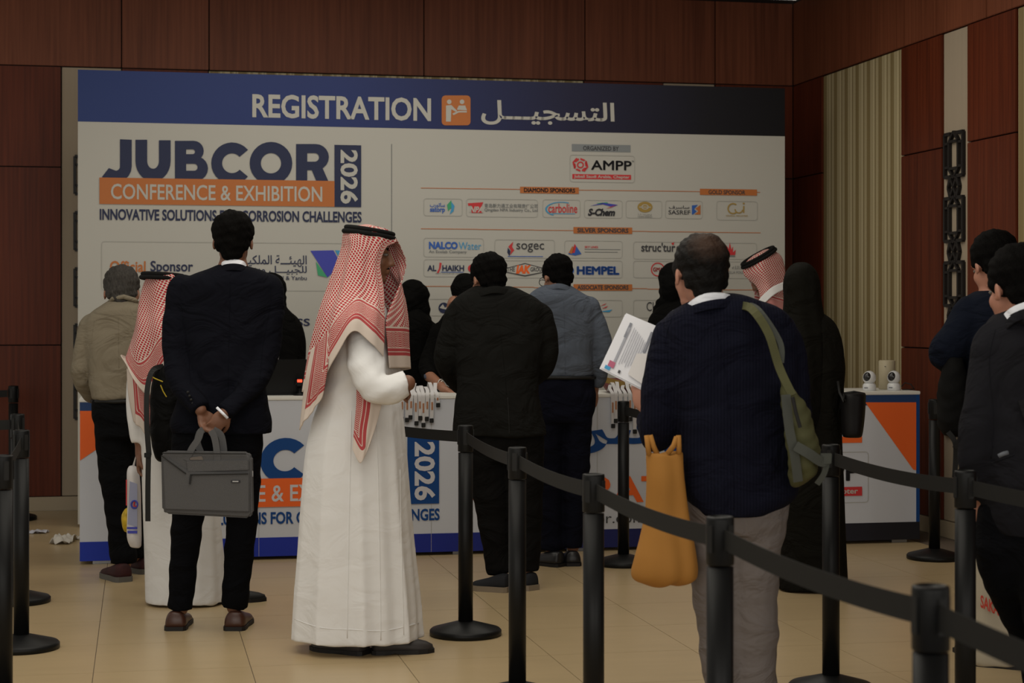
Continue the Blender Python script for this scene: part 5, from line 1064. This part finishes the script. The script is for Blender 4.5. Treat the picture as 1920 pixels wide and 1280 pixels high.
# ---- man in charcoal suit at right edge
p = Person('man in charcoal suit at the right edge with dark hair and white collar', 5.9, 1900)
CS = cloth('charcoal_suit_wool', L(.0125, .0125, .0155))
p.build([(580, 1882, 1962, .09), (592, 1862, 1990, .12), (612, 1846, 2015, .14), (660, 1838, 2030, .15), (740, 1836, 2025, .15), (820, 1838, 2015, .15), (900, 1840, 2005, .155), (960, 1843, 1995, .155), (1000, 1846, 1988, .14)],
        [[(1868, 640, -.02, .076), (1852, 730, -.03, .074), (1836, 810, -.04, .068), (1830, 870, -.02, .062), (1838, 922, .04, .052)], [(2010, 640, 0, .07), (2020, 740, 0, .068), (2010, 840, 0, .06), (1990, 900, .05, .05)]],
        [[(1900, 960, 0, .115), (1888, 1050, .0, .10), (1915, 1130, .08, .085), (1950, 1240, .16, .07), (1965, 1370, .2, .065)], [(1950, 960, 0, .115), (1955, 1060, -.08, .095), (1975, 1200, -.1, .08), (1990, 1385, -.1, .068)]],
        (1908, 540, .0, 24, 12, 0, 1.14), CS, DTROU, skin=SK_L, hipv=[(940, 1850, 1985, .13), (1000, 1850, 1985, .13), (1040, 1850, 1980, .12)], neckp=(1920, 605, 0), hair_m=HAIRB, hair_kw=dict(top=1.05, back=1.0, rough=.004), fold=.004, seed=29, hands=[(p.p(1838, 932, .05), (0, .2, -1), (1, .1, 0), 1, .95, .9)], bodyvox=.0065,
        shoes=[((Vector((p.p(1965, 0).x, p.Y+.2, 0)), 60), dict(upper=BLACKRUB, sole=SOLE)), ((Vector((p.p(1990, 0).x, p.Y-.1, 0)), 50), dict(upper=BLACKRUB, sole=SOLE))])
face_bits(p.root, p.hc, p.hR, p.hs)
collar(p, [(1876, 608, .03), (1884, 590, -.05), (1902, 576, -.10), (1930, 566, -.12)], .018, WHITESHIRT, 'shirt_collar')
collar(p, [(1872, 622, .0), (1888, 602, -.09), (1908, 586, -.13), (1940, 576, -.13)], .015, CS, 'jacket_collar')
DGS = cloth('dark_grey_strap', L(.016, .016, .018))
strap(p.root, [(1878, 612, .0), (1892, 596, -.13), (1912, 600, -.165), (1950, 650, -.165), (1990, 720, -.16)], 5.9, .045, .008, DGS, 'bag_strap')
strap(p.root, [(1890, 745, -.158), (1905, 790, -.162), (1935, 840, -.164), (1960, 862, -.16)], 5.9, .024, .006, DGS, 'bag_strap')
p.rib('handkerchief', [(1872, 855, -.158), (1880, 851, -.162), (1890, 848, -.16)], .007, mat('pale_grey_label', L(.12, .13, .15)))
seam(p, [(1858, 868), (1880, 860), (1902, 852)], .003, CS, 'pocket_flap'); seam(p, [(1866, 618), (1854, 680), (1862, 780), (1858, 860)], .0018, CS, 'armhole_seam')
# white tote with red lettering
r = bagshape('tote_bag', 'cream paper tote with red letters between the legs at the lower right', 6.6, [(1003, 1822, 1900, .03), (1040, 1822, 1904), (1120, 1820, 1908), (1190, 1820, 1912), (1238, 1822, 1914, .06), (1246, 1830, 1906, .05)], mat('cream_paper', L(.42, .37, .28), .8), ry=.06, fold=.003)
vs, fs = text_data('SAKA', .03)
x, y = vs[:, 0]-vs[:, 0].min(), vs[:, 1]-vs[:, 1].min(); x /= x.max(); y /= y.max()
pts = [W(1828+34*a, 1128+16*(a-.5)-24*(b_-.5), 6.6)+Vector((0, -.078, 0))-r.location for a, b_ in zip(x, y)]
link('lettering', mesh('lettering', pts, fs), mat('print_tote_red', L(.50, .05, .03)), r)

# ---- women working behind the counter
def woman(label, Y, u, rows, head, lan=None, arms=[], seed=1, skin=SK_M, veil=True):
    p = Person(label, Y, u)
    p.build(rows, arms, [[(u-15, 700, 0, .08), (u-14, 900, 0, .06), (u-14, 980, 0, .05)], [(u+15, 700, 0, .08), (u+14, 900, 0, .06), (u+14, 980, 0, .05)]], head, ABAYA, None, skin=skin, neckp=(head[0], head[1]+35, 0), fold=vfolds(.006, 28, seed), coatname='abaya', seed=seed, th=.13)
    V = Vol(); T = lambda x, y, z: p.hc+p.hR @ (Vector((x, y, z))*p.hs)
    V.ell(T(0, -.020, .030), (.102*p.hs, .108*p.hs, .100*p.hs), p.hR); V.ell(T(0, -.025, -.06), (.100*p.hs, .090*p.hs, .11*p.hs), p.hR); V.ell(T(0, .0, -.14), (.12*p.hs, .105*p.hs, .07*p.hs), p.hR); V.ell(T(0, -.01, -.20), (.15*p.hs, .115*p.hs, .09*p.hs), p.hR)
    if veil: V.ell(T(0, .035, -.02), (.078*p.hs, .088*p.hs, .11*p.hs), p.hR)
    V.sculpt('hijab', ABAYA, p.root, .009, 2, folds(.004, 20, 12, seed))
    MB().box(-.10, -.01, -.03, .22, 0, .06, .02).build('shoe', BLACKRUB, p.root); MB().box(.01, .10, -.03, .22, 0, .06, .02).build('shoe', BLACKRUB, p.root)
    return p
LAN = mat('white_lanyard_ribbon', L(.55, .54, .55), .7)
p = woman('woman in black abaya behind the counter, half hidden by the navy suit', 11.25, 505, [(560, 490, 522, .08), (578, 478, 538, .11), (600, 455, 562, .13), (640, 450, 574, .15), (700, 450, 572, .15), (760, 450, 572, .15), (860, 450, 565, .15), (1000, 440, 575, .16)], (508, 548, 0, 175, 10, 0, .95), seed=31)
p.rib('lanyard', [(514, 590, -.15), (524, 640, -.168), (520, 680, -.17), (512, 692, -.17)], .005, LAN)
p = woman('woman in black abaya behind the counter beside the central headscarf man', 11.75, 770, [(575, 752, 788, .08), (590, 745, 800, .12), (610, 730, 814, .14), (650, 728, 808, .15), (700, 728, 800, .15), (760, 726, 800, .15), (1000, 720, 805, .16)], (772, 563, 0, 150, 12, 0, 1.03), seed=33)
p = woman('woman in black headscarf behind the counter leaning on her bare forearm', 11.42, 850, [(580, 845, 905, .09), (594, 828, 915, .12), (620, 812, 925, .14), (660, 804, 925, .15), (700, 800, 925, .15), (760, 798, 925, .15), (1000, 790, 925, .16)], (876, 553, 0, 165, 22, 0, 1.05), seed=35, veil=False,
          arms=[[(822, 620, -.02, .055), (806, 665, -.04, .05), (800, 690, -.10, .048), (806, 706, -.2, .044)]])
V = Vol().limb([(p.p(804, 704, -.18), .036), (p.p(818, 716, -.28), .032), (p.p(832, 728, -.36), .027)]); hand_into(V, p.p(836, 731, -.38), (.8, -.4, -.25), (0, 0, -1), 1, .92, .4); V.sculpt('forearm', SK_M, p.root, .006, 2)
p.rib('patterned_cuff', [(797, 697, -.17), (799, 707, -.215), (806, 712, -.235), (813, 703, -.22)], .014, mat('blue_white_print_cloth', L(.06, .07, .10), .8, vary=.9, vscale=60))
for k in range(2): MB().tube([p.p(827+k*3, 722+k*3, -.33)-p.root.location+Vector((.020*math.cos(a), .012*math.cos(a), .036*math.sin(a))) for a in np.linspace(0, 6.28, 17)[:-1]], .004, 6, True).build('bracelet', mat('silver_bracelet', L(.5, .48, .45), .3, metal=1), p.root, True)
face_bits(p.root, p.hc, p.hR, p.hs)
V = Vol(); hand_into(V, p.p(843, 592, -.08), (-.1, -.3, 1), (1, 0, 0), 1, .9, .5); V.sculpt('hand', SK_M, p.root, .006, 2)
p = woman('woman in black headscarf with white lanyard behind the counter near the balding man', 11.75, 1262, [(565, 1245, 1285, .09), (580, 1228, 1300, .12), (602, 1214, 1316, .14), (640, 1212, 1318, .15), (700, 1214, 1318, .15), (800, 1214, 1318, .15), (1000, 1210, 1320, .16)], (1262, 530, 0, 160, 8, 0, 1.0), seed=37)
p.rib('lanyard', [(1262, 582, -.125), (1266, 596, -.14), (1272, 606, -.145)], .007, LAN)
# ---- man in headscarf behind the counter at right, looking down
p = Person('man in red checked headscarf and white thobe behind the counter, looking down to the left', 11.95, 1445)
p.build([(560, 1425, 1465, .08), (574, 1412, 1480, .12), (592, 1400, 1494, .14), (640, 1396, 1500, .15), (740, 1396, 1500, .15), (1000, 1390, 1505, .17)],
        [[(1408, 600, 0, .06), (1398, 650, -.05, .055), (1400, 700, -.2, .045)], [(1490, 600, 0, .06), (1500, 660, 0, .055), (1495, 710, -.1, .045)]], [[(1425, 800, 0, .07), (1425, 985, 0, .045)], [(1465, 800, 0, .07), (1465, 985, 0, .045)]],
        (1433, 519, 0, 100, 32, 0, 1.0), THOBE, None, skin=SK_D, neckp=(1445, 560, 0), fold=vfolds(.005, 30, 41), coatname='thobe', seed=41, shoes=[((Vector((p.p(1425, 0).x, p.Y, 0)), 180), dict(upper=BLACKRUB, sole=SOLE)), ((Vector((p.p(1465, 0).x, p.Y, 0)), 180), dict(upper=BLACKRUB, sole=SOLE))])
face_bits(p.root, p.hc, p.hR, p.hs, mous=True)
p.surf('headscarf', [[(1425, 473, -.01), (1432, 469, -.02), (1440, 467, 0), (1436, 468, .02), (1428, 471, .01)],
                     [(1400, 490, -.03), (1430, 478, -.10), (1462, 478, -.02), (1440, 474, .09), (1405, 486, .04)],
                     [(1394, 514, -.03), (1428, 505, -.12), (1470, 500, -.01), (1440, 500, .11), (1398, 512, .04)],
                     [(1418, 537, -.085), (1440, 535, -.12), (1472, 530, -.02), (1445, 530, .11), (1408, 532, .07)],
                     [(1424, 565, -.12), (1446, 562, -.15), (1478, 562, -.04), (1460, 560, .12), (1415, 560, .10)],
                     [(1410, 600, -.18), (1446, 600, -.2), (1485, 610, -.08), (1465, 610, .14), (1408, 600, .12)]], SCARF, 44, 36, .004, wave=.003, kfreq=36)
p.surf('scarf_hem', [[(1416, 572, -.15), (1428, 556, -.155), (1448, 538, -.15), (1470, 528, -.10)], [(1420, 582, -.155), (1434, 568, -.165), (1452, 552, -.16), (1472, 542, -.11)]], THOBE, 16, 6, .006, edge='none')
agal(p, p.p(1423, 484, 0), rotz(math.radians(100)) @ Matrix.Rotation(math.radians(-30), 3, 'X'), .106, .118, .0115)

# ------------------------------------------------------------------ things on the counter
def K(u, dv=0, z=KH, back=0):                   # point over the counter seen at column u, 'back' metres behind the front edge
    Y1_ = KY0+back/CA; s_, _ = pl(u, 740, Y1_); return Vector((s_*CA, Y1_+s_*SA, z))
ORG = mat('lanyard_orange_print', L(.35, .15, .07), .6)
def lanyard(u, hang, lie, label, group, w_=.020, tilt=0, twist=0):
    o = K(u); r = empty('lanyard', o, ANG+twist); tag(r, label, 'lanyard', group)
    pts = [(tilt*.3, lie, .012), (tilt, lie*.6, .045+.03*random.random()), (-tilt, .03, .030), (0, -.006, .008), (tilt*.2, -.014, -.02), (tilt*.7, -.014, -hang*.6), (tilt, -.014, -hang)]
    A_ = [np.array(q_) for q_ in pts]; vs = []; fs = []; n = 18
    for i in range(n+1):
        c_ = catmull(A_, i/n)
        for e_, t_ in ((-1, 0), (1, 0), (1, 1), (-1, 1)): vs.append((c_[0]+e_*w_/2, c_[1]-t_*.0015, c_[2]+t_*.0015))
    for i in range(n):
        for k in range(4): l = (k+1) % 4; fs.append((4*i+k, 4*i+l, 4*i+4+l, 4*i+4+k))
    fs += [(0, 3, 2, 1), (4*n, 4*n+1, 4*n+2, 4*n+3)]
    MB().add(vs, fs).build('ribbon', LAN, r)
    MB().box(tilt-w_*.55, tilt+w_*.55, -.022, -.008, -hang-.024, -hang+.002, .002).build('clip', BLACKRUB, r)
    MB().box(tilt*.4-w_*.22, tilt*.4+w_*.22, -.0185, -.0162, -hang*.62, -hang*.28).build('ribbon_print', ORG, r)
def lanyard_set(us_, hs_, grp, where):
    order = ['leftmost', 'second from left', 'third from left', 'fourth from left', 'fifth from left', 'sixth from left', 'seventh from left', 'eighth from left', 'rightmost']
    for i, (u, h) in enumerate(zip(us_, hs_)):
        nm = order[i] if i < len(us_)-1 else 'rightmost'
        lanyard(u, h, .09+.03*(i % 3), f'white lanyard, {nm} of the bunch {where}', grp, tilt=random.uniform(-.008, .008), w_=.021)
lanyard_set([754, 763, 771, 778, 786, 793, 801, 810, 819], [.125, .13, .115, .15, .12, .16, .125, .135, .045], 'lanyards hung over the counter at centre', 'beside the central thobe man')
lanyard_set([1147, 1154, 1162, 1171, 1180, 1189, 1197, 1204], [.18, .15, .17, .16, .14, .215, .16, .12], 'lanyards hung over the counter by the far post', 'beside the far stanchion')
# laptop
o = K(530, back=.22); lp = empty('laptop', o, ANG); tag(lp, 'open black laptop on the counter between the navy suit and the thobe man', 'laptop')
MB().box(-.17, .17, -.02, .20, 0, .018, .004).build('keyboard_base', BLACKPLASTIC, lp)
q_ = MB().box(-.17, .17, -.006, .006, 0, .20, .004).build('screen_lid', BLACKPLASTIC, lp); q_.location = (0, -.02, .012); q_.rotation_euler = (math.radians(8), 0, 0)
# scanner with a red light
o = K(561, back=.16); s_ = empty('barcode_scanner', o, ANG); tag(s_, 'small black barcode scanner with glowing red light left of the thobe man', 'scanner')
MB().lathe([(.035, 0), (.035, .008), (.010, .014), (.009, .06)], n=20).build('stand', BLACKPLASTIC, s_, True)
MB().box(-.022, .022, -.03, .03, .055, .10, .008).build('scanner_head', BLACKPLASTIC, s_)
MB().box(-.014, .014, -.034, -.030, .078, .094, .001).build('red_light', mat('red_light_glow', L(.8, .02, .01), .4, emit=(L(1, .05, .02), 3)), s_)
# folder, glasses
o = K(1162, back=.22); s_ = empty('folder', o, ANG-.1); tag(s_, 'dark red folder with gold edge lying behind the lanyards near the far stanchion', 'folder')
q_ = MB().box(-.10, .10, -.13, .13, 0, .03, .003).build('folder_cover', mat('folder_red', L(.10, .012, .012), .5), s_); q_.rotation_euler = (.18, 0, 0); q_.location = (0, 0, .03)
q_ = MB().box(-.11, .11, -.142, -.128, 0, .034, .003).build('gold_edge', mat('gold_edge', L(.40, .26, .08), .35, metal=.5), s_); q_.rotation_euler = (.18, .25, 0); q_.location = (0, 0, .06)
o = K(840, back=.12, z=KH+.085); s_ = empty('eyeglasses', o, ANG); tag(s_, 'thin wire eyeglasses held beside the dark grey suited man', 'glasses')
SIL = mat('silver_wire', L(.45, .45, .44), .25, metal=.9)
for pts in ([(-.05, 0, .06), (-.04, 0, .02), (-.01, 0, -.03), (.02, 0, -.045)], [(.02, 0, -.045), (.03, 0, -.02), (.04, 0, .0), (.05, 0, .01)], [(.045, .0, .01), (.04, .0, -.02), (.02, 0, -.045)]):
    MB().tube(pts, .0025, 6).build('wire', SIL, s_, True)
MB().tube([(.03+.02*math.cos(a), 0, -.015+.014*math.sin(a)) for a in np.linspace(0, 6.28, 17)[:-1]], .002, 6, True).build('lens_rim', SIL, s_, True)
# cameras and router at the right end
WP = mat('white_gloss_plastic', L(.62, .63, .64), .3, .5); BG = mat('black_gloss', L(.01, .01, .012), .12, .6)
for u, yaw, lab in ((1630, -52, 'white round pan-tilt camera on the counter left of the cream cylinder'), (1676, -52, 'white round pan-tilt camera in front of the cream cylinder at the counter end')):
    o = K(u, back=.14); s_ = empty('security_camera', o, ANG+math.radians(yaw)); tag(s_, lab, 'camera', 'pan-tilt cameras on the counter')
    MB().lathe([(.038, 0), (.041, .004), (.041, .030), (.036, .042), (.030, .046)], n=32).build('camera_base', WP, s_, True)
    Vol().ell((0, 0, .080), (.041, .041, .043), n=32, m=20).build('camera_head', WP, s_, True)
    Vol().ell((0, -.020, .084), (.029, .026, .031), n=28, m=18).build('camera_face', BG, s_, True)
    Vol().ell((0, -.042, .090), (.010, .006, .010), n=16, m=10).build('camera_lens', mat('lens_glass', L(.03, .03, .04), .05, .8), s_, True)
    MB().box(-.012, .012, -.0435, -.040, .016, .021).build('logo', mat('pale_grey_label', L(.12, .13, .15)), s_)
o = K(1663, back=.28); s_ = empty('router', o, ANG); tag(s_, 'cream upright cylinder shaped router between the two round cameras', 'router')
pts = []
MB().lathe([(.048, 0), (.052, .004), (.052, .178), (.046, .185)], n=36).build('router_body', mat('cream_plastic', L(.40, .35, .24), .4), s_, True)
MB().box(-.035, -.031, -.0535, -.044, .145, .149).build('status_light', mat('print_darkgrey', L(.1, .1, .1)), s_)
r = MB().tube([K(1690, back=.2, z=KH+.02), K(1697, back=.2, z=KH+.045), K(1708, back=.18, z=KH+.035), K(1714, back=.17, z=KH+.006), K(1706, back=.1, z=KH+.006), K(1692, back=.1, z=KH+.006)], .0035, 6).build('cable', BLACKRUB); tag(r, 'thin black cable curling on the counter right end behind the camera', 'cable')
# crumpled papers on the floor
def crumple(name, label, u, v, sx, sy, hgt, seed, m, cat='paper'):
    Y = HC*F/(v-HZ); c_ = W(u, v, Y); rng = np.random.RandomState(seed); n = 7
    G = [[Vector((c_.x+(j/(n-1)-.5)*sx+rng.uniform(-1, 1)*sx*.06, c_.y+(i/(n-1)-.5)*sy+rng.uniform(-1, 1)*sy*.06, .004+hgt*rng.rand()**2)) for j in range(n)] for i in range(n)]
    r = empty(name, (c_.x, c_.y, 0)); tag(r, label, cat); sheet('paper_sheet', G, m, r, 18, 18, .0015, 'none'); return r
CRP = mat('crumpled_white_paper', L(.55, .52, .47), .8)
crumple('crumpled_paper', 'crumpled white paper on the floor beside the left end of the counter', 119, 1017, .13, .20, .05, 3, CRP)
crumple('crumpled_paper', 'flatter white paper scrap tucked against the counter corner on the floor', 140, 1010, .08, .12, .03, 6, CRP)
crumple('lanyard_scrap', 'small white and blue plastic scrap on the floor right of the far left stanchion', 72, 999, .12, .10, .02, 9, mat('scrap_plastic', L(.45, .45, .5), .5, vary=.6, vscale=20), 'litter')
# ------------------------------------------------------------------ clean up the text helper
bpy.data.objects.remove(TXO)
for o in list(sc.objects):
    if o.type == 'MESH' and o.data.materials and o.name.startswith('tile'): pass
